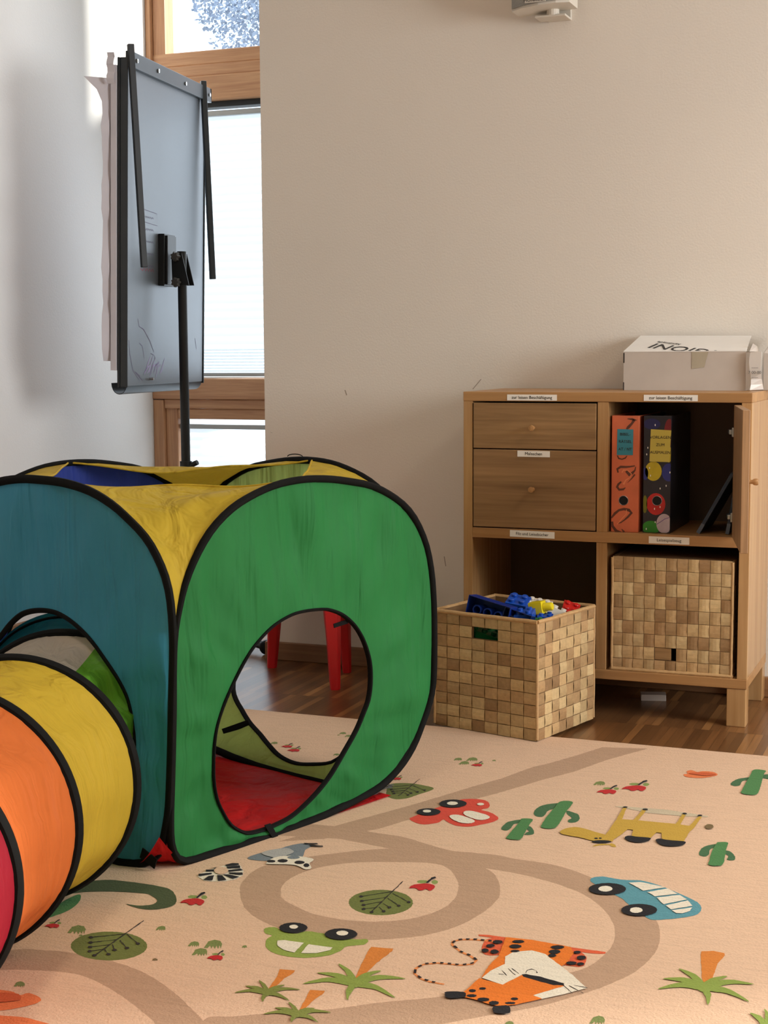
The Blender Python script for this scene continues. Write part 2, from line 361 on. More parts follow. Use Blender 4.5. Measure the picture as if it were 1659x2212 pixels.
# ------------------------------------------------------------------ tree outside
LEAFM = plain('tree_leaf_overexposed', sR(158, 170, 190), 0.7, var=0.25, scale=3)  # leaf colour paled towards blue-white to stand for daylight overexposure
BARKM = plain('bark', sR(112, 100, 96), 0.9)
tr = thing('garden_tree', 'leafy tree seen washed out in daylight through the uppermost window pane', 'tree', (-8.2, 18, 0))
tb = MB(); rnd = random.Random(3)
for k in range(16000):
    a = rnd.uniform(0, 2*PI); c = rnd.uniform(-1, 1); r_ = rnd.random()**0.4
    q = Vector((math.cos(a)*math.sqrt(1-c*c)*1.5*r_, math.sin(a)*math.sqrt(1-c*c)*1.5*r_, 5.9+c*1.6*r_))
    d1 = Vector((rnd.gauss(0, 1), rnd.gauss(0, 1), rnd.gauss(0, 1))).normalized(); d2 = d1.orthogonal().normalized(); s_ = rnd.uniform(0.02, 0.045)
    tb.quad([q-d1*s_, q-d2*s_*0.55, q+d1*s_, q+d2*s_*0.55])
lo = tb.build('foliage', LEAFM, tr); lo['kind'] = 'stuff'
tk = MB().tube([(0, 0, -0.2), (0.05, 0, 2.5), (0, 0.1, 4.6), (0.1, 0, 6.5)], [0.16, 0.13, 0.10, 0.04])
for k in range(10):
    a = k*2.4; tk.tube([(0, 0, 4.0+k*0.2), (math.cos(a)*0.7, math.sin(a)*0.7, 4.9+k*0.2), (math.cos(a)*1.4, math.sin(a)*1.4, 5.3+k*0.22)], [0.05, 0.03, 0.012], 6)
tk.build('trunk', BARKM, tr, smooth=True)

# ------------------------------------------------------------------ cabinet
CX, CY, CW, CD = -1.3279, 3.957, 0.78, 0.376
T = 0.0255; S = 0.0265
cab = thing('shelf_cabinet', 'oak-veneer shelf cabinet on short legs with two drawers and one open door, against the wall', 'cabinet', (CX, CY, 0))
Zt = 0.8755
box('top_board', OAKX, 0, CW, 0, CD, Zt-T, Zt, cab, 0.0015)
box('side_panel', OAKZ, 0.0005, S, 0.001, CD, 0.128, Zt-T, cab); box('side_panel', OAKZ, CW-S, CW-0.0005, 0.001, CD, 0.128, Zt-T, cab)
box('bottom_board', OAKX, 0, CW, 0, CD, 0.1018, 0.128, cab, 0.0015)
box('middle_shelf', OAKX, S, CW-S, 0, CD-0.01, 0.4739, 0.5016, cab)
DV0, DV1 = 0.376, 0.405
box('divider', OAKZ, DV0, DV1, 0.002, CD-0.01, 0.5016, Zt-T, cab); box('divider', OAKZ, DV0, DV1, 0.002, CD-0.01, 0.128, 0.4739, cab)
box('back_panel', BACKP, S, CW-S, CD-0.008, CD-0.002, 0.128, Zt-T, cab)
for nm, za, zb_, mm, kz in (('drawer', 0.7215, 0.8455, OAKF, 0.779), ('drawer', 0.5045, 0.7185, OAKF2, 0.612)):
    d = box(nm, mm, S+0.003, DV0-0.003, -0.001, 0.017, za, zb_, cab, 0.0015)
    dk = MB(); dk.box(S+0.012, DV0-0.012, 0.017, 0.33, za+0.012, zb_-0.02); dk.build('drawer_box', OAKX, d)
    M_ = Matrix.Translation((0.2, -0.001, kz)) @ Matrix.Rotation(PI/2, 4, 'X')
    MB().lathe([(1e-4, 0), (0.0055, 0), (0.0050, 0.010), (0.0075, 0.014), (0.0085, 0.019), (0.0070, 0.0235), (1e-4, 0.0245)], 16, M_).build('knob', OAKX, d, smooth=True)
for i, (lx, ly) in enumerate(((0.002, 0.002), (CW-0.052, 0.002), (0.002, CD-0.052), (CW-0.052, CD-0.052))):
    box('leg', OAKZ, lx, lx+0.05, ly, ly+0.05, 0.0, 0.1018, cab, 0.002)
# open door (hinged on the right panel, swung a little past square)
da = math.radians(12)
Md = Matrix.Translation((CW-S-0.002, 0.004, 0)) @ Matrix.Rotation(da, 4, 'Z')
dr = MB().box(-0.018, 0.0, -0.335, -0.005, 0.5035, 0.8445, 0, Md).build('door', OAKD, cab, bevel=0.0015)
Mk = Md @ Matrix.Translation((0.0, -0.300, 0.672)) @ Matrix.Rotation(PI/2, 4, 'Y')
MB().lathe([(1e-4, 0), (0.0055, 0), (0.0050, 0.010), (0.0078, 0.014), (0.0085, 0.020), (0.0070, 0.0235), (1e-4, 0.0245)], 16, Mk).build('knob', OAKX, dr, smooth=True)
for hz in (0.555, 0.775):
    hm = MB(); hm.box(-0.023, -0.017, -0.020, 0.0, hz-0.012, hz+0.012, 0, Md); hm.box(-0.030, -0.022, -0.008, 0.03, hz-0.006, hz+0.006, 0, Md)
    hm.build('hinge', STEEL, dr, bevel=0.002)
def paper_strip(x0, x1, z0, z1, txt, size, tilt=0.0, yy=-0.0006):
    cx, cz = (x0+x1)/2, (z0+z1)/2
    M_ = Matrix.Translation((cx, yy, cz)) @ Matrix.Rotation(tilt, 4, 'Y')
    st = MB().box(-(x1-x0)/2, (x1-x0)/2, -0.0003, 0.0004, -(z1-z0)/2, (z1-z0)/2, 0, M_).build('paper_label', PAPER, cab)
    text_mesh('lettering', txt, size, M_ @ Matrix.Translation((0, -0.0006, 0)) @ Matrix.Rotation(PI/2, 4, 'X'), INK, st)
paper_strip(0.126, 0.265, 0.8525, 0.8685, 'zur leisen Beschäftigung', 0.0118)
paper_strip(0.500, 0.641, 0.8535, 0.8695, 'zur leisen Beschäftigung', 0.0118)
paper_strip(0.156, 0.247, 0.700, 0.7165, 'Malsachen', 0.0118, yy=-0.0020)
paper_strip(0.135, 0.261, 0.4795, 0.4975, 'Filz und Leisebücher', 0.0112, 0.01)
paper_strip(0.518, 0.625, 0.4775, 0.4960, 'Leisespielzeug', 0.0115)

# ------------------------------------------------------------------ binders and books
def binder(x0, w, h, dpt, y0, mprint, label, rz=0.0):
    t = thing('ring_binder', label, 'ring binder', (CX+x0, CY+y0, 0.5016), rz)
    b_ = MB().box(0, w, 0, 0.004, 0, h).box(0, 0.003, 0.004, dpt, 0, h).box(w-0.003, w, 0.004, dpt, 0, h)
    b_.build('cover', mprint, t, bevel=0.0015)
    MB().box(0.006, w-0.006, 0.012, dpt-0.008, 0.006, h-0.01).build('paper_stack', PAPER, t)
    return t
ORB = plain('terracotta_print', sR(206, 106, 70), 0.5, var=0.10, scale=14)
DKP = plain('dark_print', sR(34, 34, 42), 0.35, var=0.3, scale=20)
SHD = plain('brown_print', sR(96, 52, 36), 0.6, var=0.2, scale=30)
HIL = plain('pale_print', sR(228, 138, 92), 0.6, var=0.1, scale=30)
def flat(name, polys, m, parent, y):
    b_ = MB()
    polys = [p for p in polys]
    for pts in polys: b_.quad([(x, y, z) for x, z in pts])
    return b_.build(name, m, parent)
def ell(cx, cz, rx, rz_, rot=0, n=14):
    c, s_ = math.cos(rot), math.sin(rot)
    return [(cx+rx*math.cos(a)*c-rz_*math.sin(a)*s_, cz+rx*math.cos(a)*s_+rz_*math.sin(a)*c) for a in [2*PI*k/n for k in range(n)]]
def stroke(pts, w):
    pts = [Vector((p[0], p[1])) for p in pts]; L_, R_ = [], []
    for i, p in enumerate(pts):
        t = (pts[min(len(pts)-1, i+1)]-pts[max(0, i-1)]).normalized(); n = Vector((-t.y, t.x))
        ww = w[i] if isinstance(w, (list, tuple)) else w
        L_.append(tuple(p+n*ww)); R_.append(tuple(p-n*ww))
    return [[L_[i], L_[i+1], R_[i+1], R_[i]] for i in range(len(pts)-1)]
b1 = binder(0.411, 0.0735, 0.312, 0.28, 0.02, ORB, 'terracotta ring binder printed with footprints, blue spine label, left in the open compartment')
# scale: spine photo 330 px wide = 0.078 m
k_ = 0.078/325; kx = 0.0735/325
def s1(pts): return [((x-105)*kx, (1385-y)*k_) for x, y in pts]
class Sep(list):
    def __iadd__(s, q):
        flat('footprint_print', q, s.m, b1, s.y); return s
fp = Sep(); fp.m = SHD; fp.y = -0.0004
fp += stroke(s1([(185, 720), (175, 680), (215, 655), (280, 655), (330, 650), (385, 640)]), [0.002, 0.003, 0.0032, 0.0028, 0.002, 0.0015])
fp += stroke(s1([(280, 700), (320, 740), (355, 720), (385, 690), (395, 650)]), [0.003, 0.0045, 0.0035, 0.002, 0.001])
fp += stroke(s1([(225, 820), (190, 850), (175, 880), (200, 910), (250, 905), (275, 885)]), [0.002, 0.003, 0.0035, 0.003, 0.0028, 0.001])
fp += stroke(s1([(385, 735), (350, 780), (300, 830)]), [0.0025, 0.0015, 0.0005])
fp += stroke(s1([(110, 1230), (150, 1180), (200, 1140), (260, 1125), (320, 1135), (350, 1165), (310, 1210), (270, 1245), (220, 1280), (190, 1290)]), [0.002, 0.0035, 0.003, 0.0035, 0.004, 0.0035, 0.0028, 0.002, 0.0015, 0.0005])
fp += stroke(s1([(120, 1270), (125, 1320), (170, 1375), (230, 1383)]), [0.003, 0.0035, 0.004, 0.001])
fp += stroke(s1([(235, 1350), (265, 1383)]), [0.001, 0.003])
fp += stroke(s1([(290, 120), (350, 125), (400, 135)]), [0.001, 0.003, 0.001]); fp += stroke(s1([(370, 130), (345, 170), (300, 215), (280, 235)]), [0.004, 0.003, 0.004, 0.002])
fp += stroke(s1([(175, 530), (190, 560), (230, 570), (270, 555), (290, 530)]), [0.0015, 0.002, 0.0018, 0.002, 0.001])
hp = Sep(); hp.m = HIL; hp.y = -0.0006
hp += stroke(s1([(230, 720), (250, 690), (300, 690), (345, 730), (330, 770), (280, 800), (250, 850)]), [0.002, 0.0015, 0.001, 0.0015, 0.001, 0.0015, 0.003])
hp += stroke(s1([(290, 1130), (290, 1180), (240, 1230), (180, 1300)]), [0.001, 0.0012, 0.001, 0.0008])
BLUEL = plain('blue_label', sR(52, 132, 150), 0.6); YELL = plain('yellow_label', sR(196, 176, 76), 0.6)
o = flat('spine_label', [s1([(172, 235), (362, 237), (360, 522), (168, 524)])], BLUEL, b1, -0.0009)
for tx, yy in (('BIBEL-', 293), ('RÄTSEL', 373), ('AT / NT', 458)):
    text_mesh('lettering', tx, 0.0105, frontM((267-105)*kx, -0.0012, (1385-yy)*k_), INK, o)
def hole(cx, cz, parent):
    M_ = Matrix.Translation((cx, -0.0004, cz)) @ Matrix.Rotation(PI/2, 4, 'X')
    MB().lathe([(0.0115, 0), (0.0125, 0.0012), (0.0135, 0)], 24, M_).build('finger_ring', STEEL, parent, smooth=True)
    MB().quad([(x, -0.0008, z) for x, z in ell(cx, cz, 0.0118, 0.0118, 0, 24)]).build('finger_hole', plain('hole_dark', sR(10, 10, 10), 0.9), parent)
hole((253-105)*kx, (1385-1030)*k_, b1)
b2 = binder(0.495, 0.0735, 0.312, 0.28, 0.028, DKP, 'dark ring binder printed with coloured balls, yellow spine label, right of the terracotta binder')
def s2(pts): return [((x-445)*kx, (1378-y)*k_) for x, y in pts]
def pc(nm, r, g, b): return plain(nm, sR(r, g, b), 0.3, var=0.15, scale=25)
def spr(cx, cy, rx, ry, m, y=-0.0005, clip=True):
    pts = ell(cx, cy, rx, ry, 0, 20); pts = [(min(766, max(450, x)), min(1372, y_)) for x, y_ in pts]
    flat('ball_print', [s2(pts)], m, b2, y)
BY, BRd, BB, BG, BPk = pc('print_yellow', 190, 168, 40), pc('print_red', 178, 36, 34), pc('print_blue', 40, 50, 120), pc('print_green', 40, 128, 40), pc('print_pink', 186, 170, 178)
spr(565, 690, 98, 108, BY); spr(745, 700, 80, 100, BB); spr(470, 720, 35, 70, BB); spr(600, 1055, 112, 122, BRd); spr(700, 1270, 92, 110, BPk, -0.0007)
spr(545, 1320, 105, 78, BG, -0.0006); spr(470, 1060, 28, 100, pc('print_olive', 110, 110, 30)); spr(745, 260, 60, 150, pc('print_darkred', 120, 30, 36)); spr(540, 170, 100, 60, pc('print_navy', 36, 38, 84)); spr(745, 500, 40, 90, BY)
flat('ball_print', stroke(s2([(612, 1280), (660, 1250), (710, 1215), (760, 1200)]), 0.0007), pc('print_violet', 90, 60, 130), b2, -0.0010)
for gx, gy in ((520, 655), (532, 740), (760, 700), (718, 848), (648, 880), (585, 1108), (595, 1255), (490, 1335), (580, 180), (760, 305), (485, 505), (497, 432), (650, 1085)):
    flat('ball_print', [s2(ell(gx, gy, 6, 12, 0, 8))], PAPER, b2, -0.0012)
o = flat('spine_label', [s2([(530, 226), (770, 236), (752, 586), (518, 584)])], YELL, b2, -0.0014)
for tx, yy in (('VORLAGEN', 316), ('ZUM', 398), ('AUSMALEN', 482)):
    text_mesh('lettering', tx, 0.0108, frontM((644-445)*kx, -0.0017, (1378-yy)*k_), INK, o)
hole((612-445)*kx, (1378-1018)*k_, b2)
NAVY = plain('dark_blue_cover', sR(26, 44, 62), 0.4, var=0.2); 
for (bx, ang, ln, dp, lab) in ((0.638, 0.50, 0.185, 0.21, 'slim dark blue book leaning against the open cabinet door side, pale lower edge'), (0.715, 0.16, 0.120, 0.19, 'dark blue book standing behind the leaning slim book in the open compartment')):
    t = thing('picture_book', lab, 'book', (CX+bx, CY+0.045, 0.5020))
    Mr = Matrix.Rotation(ang, 4, 'Y')
    MB().box(-0.0045, 0.0045, 0, dp, 0.003, ln, 0, Mr).build('cover', NAVY, t, bevel=0.001)
    MB().box(-0.0035, 0.0035, 0.002, dp+0.001, 0.0015, ln-0.001, 0, Mr).build('pages', PAPER, t)
    MB().box(-0.0048, 0.0048, -0.0006, 0.004, 0.0022, 0.030, 0, Mr).build('spine_print', plain('grey_print', sR(88, 96, 110), 0.5), t)

# ------------------------------------------------------------------ woven baskets
def weavemat(name, tint):
    m, nt, p = mat(name); p.inputs['Roughness'].default_value = 0.55
    at = N(nt, 'ShaderNodeVertexColor'); at.layer_name = 'Col'
    tc = N(nt, 'ShaderNodeTexCoord'); no = N(nt, 'ShaderNodeTexNoise'); no.inputs['Scale'].default_value = 90; no.inputs['Detail'].default_value = 5
    nt.links.new(tc.outputs['Object'], no.inputs['Vector'])
    wv = N(nt, 'ShaderNodeTexWave'); wv.bands_direction = 'Z'; wv.inputs['Scale'].default_value = 90; wv.inputs['Distortion'].default_value = 6; wv.inputs['Detail'].default_value = 3
    nt.links.new(tc.outputs['Object'], wv.inputs['Vector'])
    ad = N(nt, 'ShaderNodeMath', operation='MULTIPLY_ADD'); ad.inputs[1].default_value = 0.28; nt.links.new(wv.outputs['Fac'], ad.inputs[0]); nt.links.new(no.outputs[0], ad.inputs[2])
    mr = N(nt, 'ShaderNodeMapRange'); mr.inputs[1].default_value = 0.35; mr.inputs[2].default_value = 1.0; mr.inputs[3].default_value = 0.82; mr.inputs[4].default_value = 1.14
    nt.links.new(ad.outputs[0], mr.inputs[0])
    hs = N(nt, 'ShaderNodeHueSaturation'); nt.links.new(at.outputs[0], hs.inputs['Color']); nt.links.new(mr.outputs[0], hs.inputs['Value'])
    nt.links.new(hs.outputs[0], p.inputs['Base Color'])
    b = N(nt, 'ShaderNodeBump'); b.inputs['Strength'].default_value = 0.3; b.inputs['Distance'].default_value = 0.001
    nt.links.new(ad.outputs[0], b.inputs['Height']); nt.links.new(b.outputs[0], p.inputs['Normal'])
    return m
WEAVE = weavemat('woven_strips', None)
PAL = [sR(204, 172, 122), sR(196, 162, 114), sR(212, 182, 132), sR(186, 150, 104), sR(166, 130, 88), sR(206, 174, 124), sR(192, 156, 108)]
def weave_face(b_, O, U, V, nu, nv, nrm, rnd, skip=(), dark=0.0, depth=0.0022):
    """grid of bulged strip crossings on the rectangle O + u*U + v*V; crossings alternate over/under"""
    for i in range(nu):
        for j in range(nv):
            if (i, j) in skip: continue
            over = (i+j) % 2
            a0, a1 = i/nu, (i+1)/nu; c0, c1 = j/nv, (j+1)/nv
            g1 = 0.02/nu; 
            c = rnd.choice(PAL); k = 1-dark*rnd.random()
            col = (c[0]*k, c[1]*k, c[2]*k, 1)
            n0 = len(b_.v); Q = 3
            for p in range(Q+1):
                for q in range(Q+1):
                    uu_ = a0+g1+(a1-a0-2*g1)*p/Q; vv = c0+g1+(c1-c0-2*g1)*q/Q
                    bu = math.sin(PI*p/Q) if over else math.sin(PI*q/Q)
                    h = depth*(0.25+0.75*bu) if True else 0
                    b_.v.append(tuple(O+U*uu_+V*vv+nrm*h))
            for p in range(Q):
                for q in range(Q):
                    b_.f.append((n0+p*(Q+1)+q, n0+(p+1)*(Q+1)+q, n0+(p+1)*(Q+1)+q+1, n0+p*(Q+1)+q+1)); b_.m.append(0); b_.c.append(col)
def cbox(b_, x0, x1, y0, y1, z0, z1, col):
    n = len(b_.f); b_.box(x0, x1, y0, y1, z0, z1); b_.c += [col]*(len(b_.f)-n)
def basket(label, loc, rz, bw, bd, bh, nu, nw, nv, seed, hole_faces, flip=False):
    t = thing('woven_basket', label, 'basket', loc, rz)
    rnd = random.Random(seed); b_ = MB(); b_.c = []; th = 0.008; dk = sR(120, 90, 58)
    hw, hz0, hz1 = 0.30, 0.0, 0.0
    nh = 2; i0 = 3 if not flip else int(nu*0.42)
    j0, j1 = (nv-2, nv-2) if not flip else (1, 1)
    # walls as slabs, with the handle cut-out left open on the named faces
    hx0, hx1 = i0/nu, (i0+2)/nu; hzA, hzB = j0/nv, (j1+1)/nv
    for name, (O, U, nrm, n_) in {'f': (Vector((0, 0, 0)), Vector((bw, 0, 0)), Vector((0, -1, 0)), nu), 'b': (Vector((bw, bd, 0)), Vector((-bw, 0, 0)), Vector((0, 1, 0)), nu),
                                 'r': (Vector((bw, 0, 0)), Vector((0, bd, 0)), Vector((1, 0, 0)), nw), 'l': (Vector((0, bd, 0)), Vector((0, -bd, 0)), Vector((-1, 0, 0)), nw)}.items():
        sk = {(i, j) for i in (i0, i0+1) for j in range(j0, j1+1)} if name in hole_faces else set()
        weave_face(b_, O, U, Vector((0, 0, bh)), n_, nv, nrm, rnd, sk, 0.25)
        def slab(ua, ub, za, zb_):
            P0 = O+U*ua; P1 = O+U*ub; q = nrm*-th
            xs = [P0.x, P1.x, (P0+q).x, (P1+q).x]; ys = [P0.y, P1.y, (P0+q).y, (P1+q).y]
            cbox(b_, min(xs), max(xs), min(ys), max(ys), za, zb_, dk)
        if sk:
            slab(0, hx0, 0, bh); slab(hx1, 1, 0, bh); slab(hx0, hx1, 0, hzA*bh); slab(hx0, hx1, hzB*bh, bh)
        else: slab(0, 1, 0, bh)
        wi = O - nrm*th
    if flip: cbox(b_, 0.003, bw-0.003, 0.003, bd-0.003, bh-th, bh-0.001, dk)
    else: cbox(b_, 0.003, bw-0.003, 0.003, bd-0.003, 0.001, th, dk)
    b_.build('woven_body', WEAVE, t)
    # folded rim strips (open basket) and corner bindings
    r_ = MB(); r_.c = []
    def edge(p0, p1, w=0.0055):
        n = max(3, int((Vector(p1)-Vector(p0)).length/0.03)); pts = [Vector(p0).lerp(Vector(p1), i/n)+Vector((rnd.uniform(-1, 1), rnd.uniform(-1, 1), rnd.uniform(-1, 1)))*0.0006 for i in range(n+1)]
        nf = len(r_.f); r_.tube(pts, w, 8); r_.c += [sR(190, 152, 104)]*(len(r_.f)-nf)
    zt_ = bh if not flip else 0.004
    for a, c in (((0, 0), (bw, 0)), ((bw, 0), (bw, bd)), ((bw, bd), (0, bd)), ((0, bd), (0, 0))): edge((a[0], a[1], zt_), (c[0], c[1], zt_))
    for a in ((0, 0), (bw, 0), (bw, bd), (0, bd)): edge((a[0], a[1], 0.004), (a[0], a[1], bh-0.004), 0.0038)
    r_.build('rim', WEAVE, t, smooth=True)
    return t, i0
bang = math.atan2(3.594-3.674, -1.011+1.311)
bk, _ = basket('open woven basket full of toy bricks, standing in front of the cabinet', (-1.311, 3.674, 0.0108), bang, 0.31, 0.292, 0.303, 8, 8, 10, 5, 'fb')
bk2, _ = basket('closed woven basket pushed into the lower right cabinet compartment', (CX+0.420, CY+0.006, 0.1285), 0.0, 0.318, 0.335, 0.310, 11, 11, 9, 9, 'f', flip=True)
MB().box(0.1165, 0.160, 0.0005, 0.004, 0.036, 0.068).build('handle_flap', OAKF, bk2)

# ------------------------------------------------------------------ toy bricks
BM = {n: plain('brick_'+n, c, 0.3, var=0.03) for n, c in dict(blue=sR(16, 42, 120), brightblue=sR(20, 74, 172), yellow=sR(222, 202, 30), white=sR(222, 216, 204), red=sR(190, 30, 26), green=sR(24, 106, 60), dark=sR(14, 30, 84)).items()}
def brick(label, nx, ny, u, h, loc, rot, m, group=None):
    """toy brick: hollow shell open underneath with tubes, studs on top"""
    t = thing('toy_brick', label, 'toy brick', loc, 0); t.rotation_euler = rot
    w, d = nx*u, ny*u; b_ = MB(); th = 0.0018
    b_.box(0, w, 0, d, h-th, h); b_.box(0, w, 0, th, 0, h-th); b_.box(0, w, d-th, d, 0, h-th); b_.box(0, th, th, d-th, 0, h-th); b_.box(w-th, w, th, d-th, 0, h-th)
    b_.build('brick_body', m, t, bevel=0.0006)
    s_ = MB()
    for i in range(nx):
        for j in range(ny):
            M_ = Matrix.Translation(((i+.5)*u, (j+.5)*u, h))
            s_.lathe([(0.0047*u/0.016, -0.0005), (0.0047*u/0.016, 0.0040*u/0.016), (0.0040*u/0.016, 0.0046*u/0.016), (1e-4, 0.0046*u/0.016)], 16, M_)
    s_.build('studs', m, t, smooth=True)
    if nx > 1 and ny > 1:
        q = MB()
        for i in range(nx-1):
            for j in range(ny-1):
                c_ = ((i+1)*u, (j+1)*u); r1, r2 = 0.0066*u/0.016, 0.0050*u/0.016
                q.lathe([(r1, 0.0005), (r1, h-0.002), (r2, h-0.002), (r2, 0.0005), (r1, 0.0005)], 16, Matrix.Translation((c_[0], c_[1], 0)))
        q.build('underside_tubes', m, t, smooth=True)
    return t
bM = Matrix.Translation((-1.311, 3.674, 0.0108)) @ Matrix.Rotation(bang, 4, 'Z')
def put(label, nx, ny, u, h, p, rot, m):
    q = bM @ Vector(p); return brick(label, nx, ny, u, h, q, (rot[0], rot[1], rot[2]+bang), BM[m])
# p in basket coordinates (x along the long front, y back, z up)
put('large dark blue brick turned on its side, showing underside tubes, leaning over the basket rim', 4, 2, 0.032, 0.036, (0.098, 0.012, 0.352), (-PI/2-0.10, 0.17, 0.0), 'blue')
put('bright blue brick tilted behind the large dark blue brick', 2, 2, 0.028, 0.028, (0.150, 0.10, 0.300), (0.3, 0.15, 0.3), 'brightblue')
put('dark blue brick with tubes showing, low beside the front basket corner', 3, 2, 0.026, 0.026, (0.205, 0.016, 0.330), (-PI/2-0.25, 0.22, 0.06), 'dark')
put('bright blue brick with a round stud, near the front basket corner', 2, 2, 0.024, 0.022, (0.232, 0.020, 0.288), (0.15, -0.15, 0.35), 'brightblue')
put('white brick lying behind the yellow brick', 3, 2, 0.022, 0.020, (0.180, 0.145, 0.300), (0.25, 0.10, 0.1), 'white')
put('white brick beside the red one at the right rim of the basket', 2, 2, 0.024, 0.024, (0.245, 0.155, 0.296), (-0.2, 0.4, 0.4), 'white')
yb = put('yellow brick with one large stud pointing right, on top of the pile', 1, 1, 0.032, 0.036, (0.236, 0.075, 0.334), (0.05, 1.40, 0.20), 'yellow')
for o_ in list(yb.children):
    if o_.name.startswith('studs'):
        me_ = o_.data; bm_ = bmesh.new(); bm_.from_mesh(me_)
        for v_ in bm_.verts: v_.co = Vector((0.015+(v_.co.x-0.015)*1.15, 0.015+(v_.co.y-0.015)*1.15, 0.033+(v_.co.z-0.034)*2.4))
        bm_.to_mesh(me_); bm_.free()
put('red brick at the far right rim of the basket', 2, 2, 0.022, 0.024, (0.258, 0.200, 0.284), (0.5, 0.3, 0.5), 'red')
put('small blue brick between yellow brick and right basket rim', 2, 2, 0.020, 0.018, (0.268, 0.065, 0.288), (0.1, 0.1, 0.5), 'brightblue')
put('green brick visible through the basket handle hole', 4, 2, 0.026, 0.040, (0.085, 0.02, 0.225), (0.15, 0.25, 0.2), 'green')
put('green brick at the front corner below the blue studs', 2, 2, 0.020, 0.018, (0.262, 0.022, 0.276), (0.3, 0.1, 0.3), 'green')
put('white brick seen low in the basket handle hole', 2, 1, 0.022, 0.03, (0.105, 0.012, 0.205), (0.3, 0.7, 0.2), 'white')
rb = random.Random(4)
for k in range(14):
    nm = rb.choice(['blue', 'green', 'red', 'yellow', 'white', 'brightblue'])
    x_, y_ = 0.035+0.062*(k % 4), 0.035+0.062*(k//4)
    o = put(nm.replace('brightblue', 'bright blue')+' brick lying inside the woven basket under the top layer of bricks', 2, 2, 0.024, 0.026, (x_, y_, 0.205+rb.random()*0.02), (rb.uniform(-.3, .3), rb.uniform(-.3, .3), rb.uniform(0, 0.5)), nm)
    o['group'] = nm.replace('brightblue', 'bright blue')+' bricks filling the basket'

# ------------------------------------------------------------------ boxes on the cabinet
bx = thing('cardboard_box', 'flat white cardboard box with a lifted printed lid, on top of the cabinet', 'box', (-0.929, 4.165, 0.8757))
W_, D_, H_ = 0.333, 0.165, 0.105
MB().box(0, W_, 0, 0.0025, 0, H_).box(0, W_, D_-0.0025, D_, 0, H_).box(0.0025, W_-0.0025, 0.0025, D_-0.0025, 0, 0.0025).box(0, 0.0025, 0.0025, D_-0.0025, 0, H_).build('box_tray', CARD, bx)
LZ = 0.046
lid = MB().quad([(-0.001, -0.001, H_+0.001), (W_+0.001, -0.001, H_+0.001), (W_-0.010, D_, H_+LZ-0.003), (0.012, D_, H_+LZ)]).build('lid', CARDW, bx, solid=0.002)
MB().quad([(0.004, 0.004, H_-0.002), (0.004, D_, H_-0.002), (0.012, D_, H_+LZ-0.002)]).build('lid_side', CARD, bx, solid=0.001)
sl_ = math.atan2(LZ, D_)
def lidM(x, v, rz=0.0): return Matrix.Translation((x, v*math.cos(sl_), H_+0.0026+v*math.sin(sl_))) @ Matrix.Rotation(sl_, 4, 'X') @ Matrix.Rotation(rz, 4, 'Z')
def clip_lid(o_):
    bm = bmesh.new(); bm.from_mesh(o_.data)
    bmesh.ops.bisect_plane(bm, geom=bm.verts[:]+bm.edges[:]+bm.faces[:], plane_co=(0, 0.002, 0), plane_no=(0, -1, 0), clear_outer=True)
    bm.to_mesh(o_.data); bm.free()
ta = PI-0.40
clip_lid(text_mesh('lettering', 'ARIGIONI', 0.066, lidM(0.064, 0.062, ta), INK, lid, align='RIGHT', xscale=1.0))
text_mesh('lettering', 'handmade', 0.0185, lidM(0.074, 0.098, ta), INK, lid, align='RIGHT', xscale=1.0)
TAPE = plain('brown_tape', sR(176, 164, 142), 0.2, var=0.08)
MB().quad([(0.188, -0.0008, H_), (0.188, -0.0008, H_-0.046), (0.222, -0.0008, H_-0.042), (0.233, -0.0008, H_)]).build('tape_strip', TAPE, bx)
fl = MB(); fl.grid([[(W_+0.001, 0.000, z), (W_+0.014+0.003*math.sin(z*60), -0.015+0.02*abs(z-0.06), z), (W_+0.044, -0.02+0.05*max(0, 0.04-z)/0.04, z+0.001)] for z in [0.002+0.0145*i for i in range(8)]])
flo = fl.build('side_flap', CARDW, bx, solid=0.0015)
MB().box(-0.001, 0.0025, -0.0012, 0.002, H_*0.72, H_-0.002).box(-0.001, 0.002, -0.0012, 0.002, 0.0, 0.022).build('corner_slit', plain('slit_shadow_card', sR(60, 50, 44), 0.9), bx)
for a, c in ((0.062, 0.064), (0.036, 0.038)):
    MB().quad([(W_+0.018, -0.0185, a), (W_+0.036, -0.0215, a), (W_+0.036, -0.0215, a-0.0008), (W_+0.018, -0.0185, a-0.0008)]).build('printed_line', INK, flo)
text_mesh('lettering', '7 00-00', 0.011, frontM(W_+0.027, -0.0225, 0.049), GREYP, flo)
MB().quad([(W_+0.004, 0.03, H_), (W_+0.013, 0.03, H_+0.022), (W_+0.022, 0.05, H_+0.014), (W_+0.026, 0.05, H_)]).build('top_flap', CARD, bx, solid=0.0015)
b3 = thing('cardboard_box', 'grey cardboard box with raised flap, right of the white box at the cabinet end', 'box', (-0.555+0.0, 4.16, 0.8757))
MB().box(0.0, 0.03, 0.045, 0.16, 0, 0.10).build('box_tray', CARD, b3, bevel=0.001)
MB().quad([(0.0, 0.045, 0.10), (0.0, 0.16, 0.10), (0.03, 0.16, 0.145), (0.03, 0.045, 0.145)]).build('raised_flap', CARD, b3, solid=0.002)
# cardboard piece under the cabinet
tag(MB().box(0, 0.070, 0, 0.04, 0, 0.018, 0, Matrix.Translation((-0.87, 4.17, 0.0)) @ Matrix.Rotation(0.25, 4, 'Z')).build('cardboard_piece', CARD, bevel=0.001), 'small grey cardboard piece lying on the floor under the cabinet', 'cardboard')

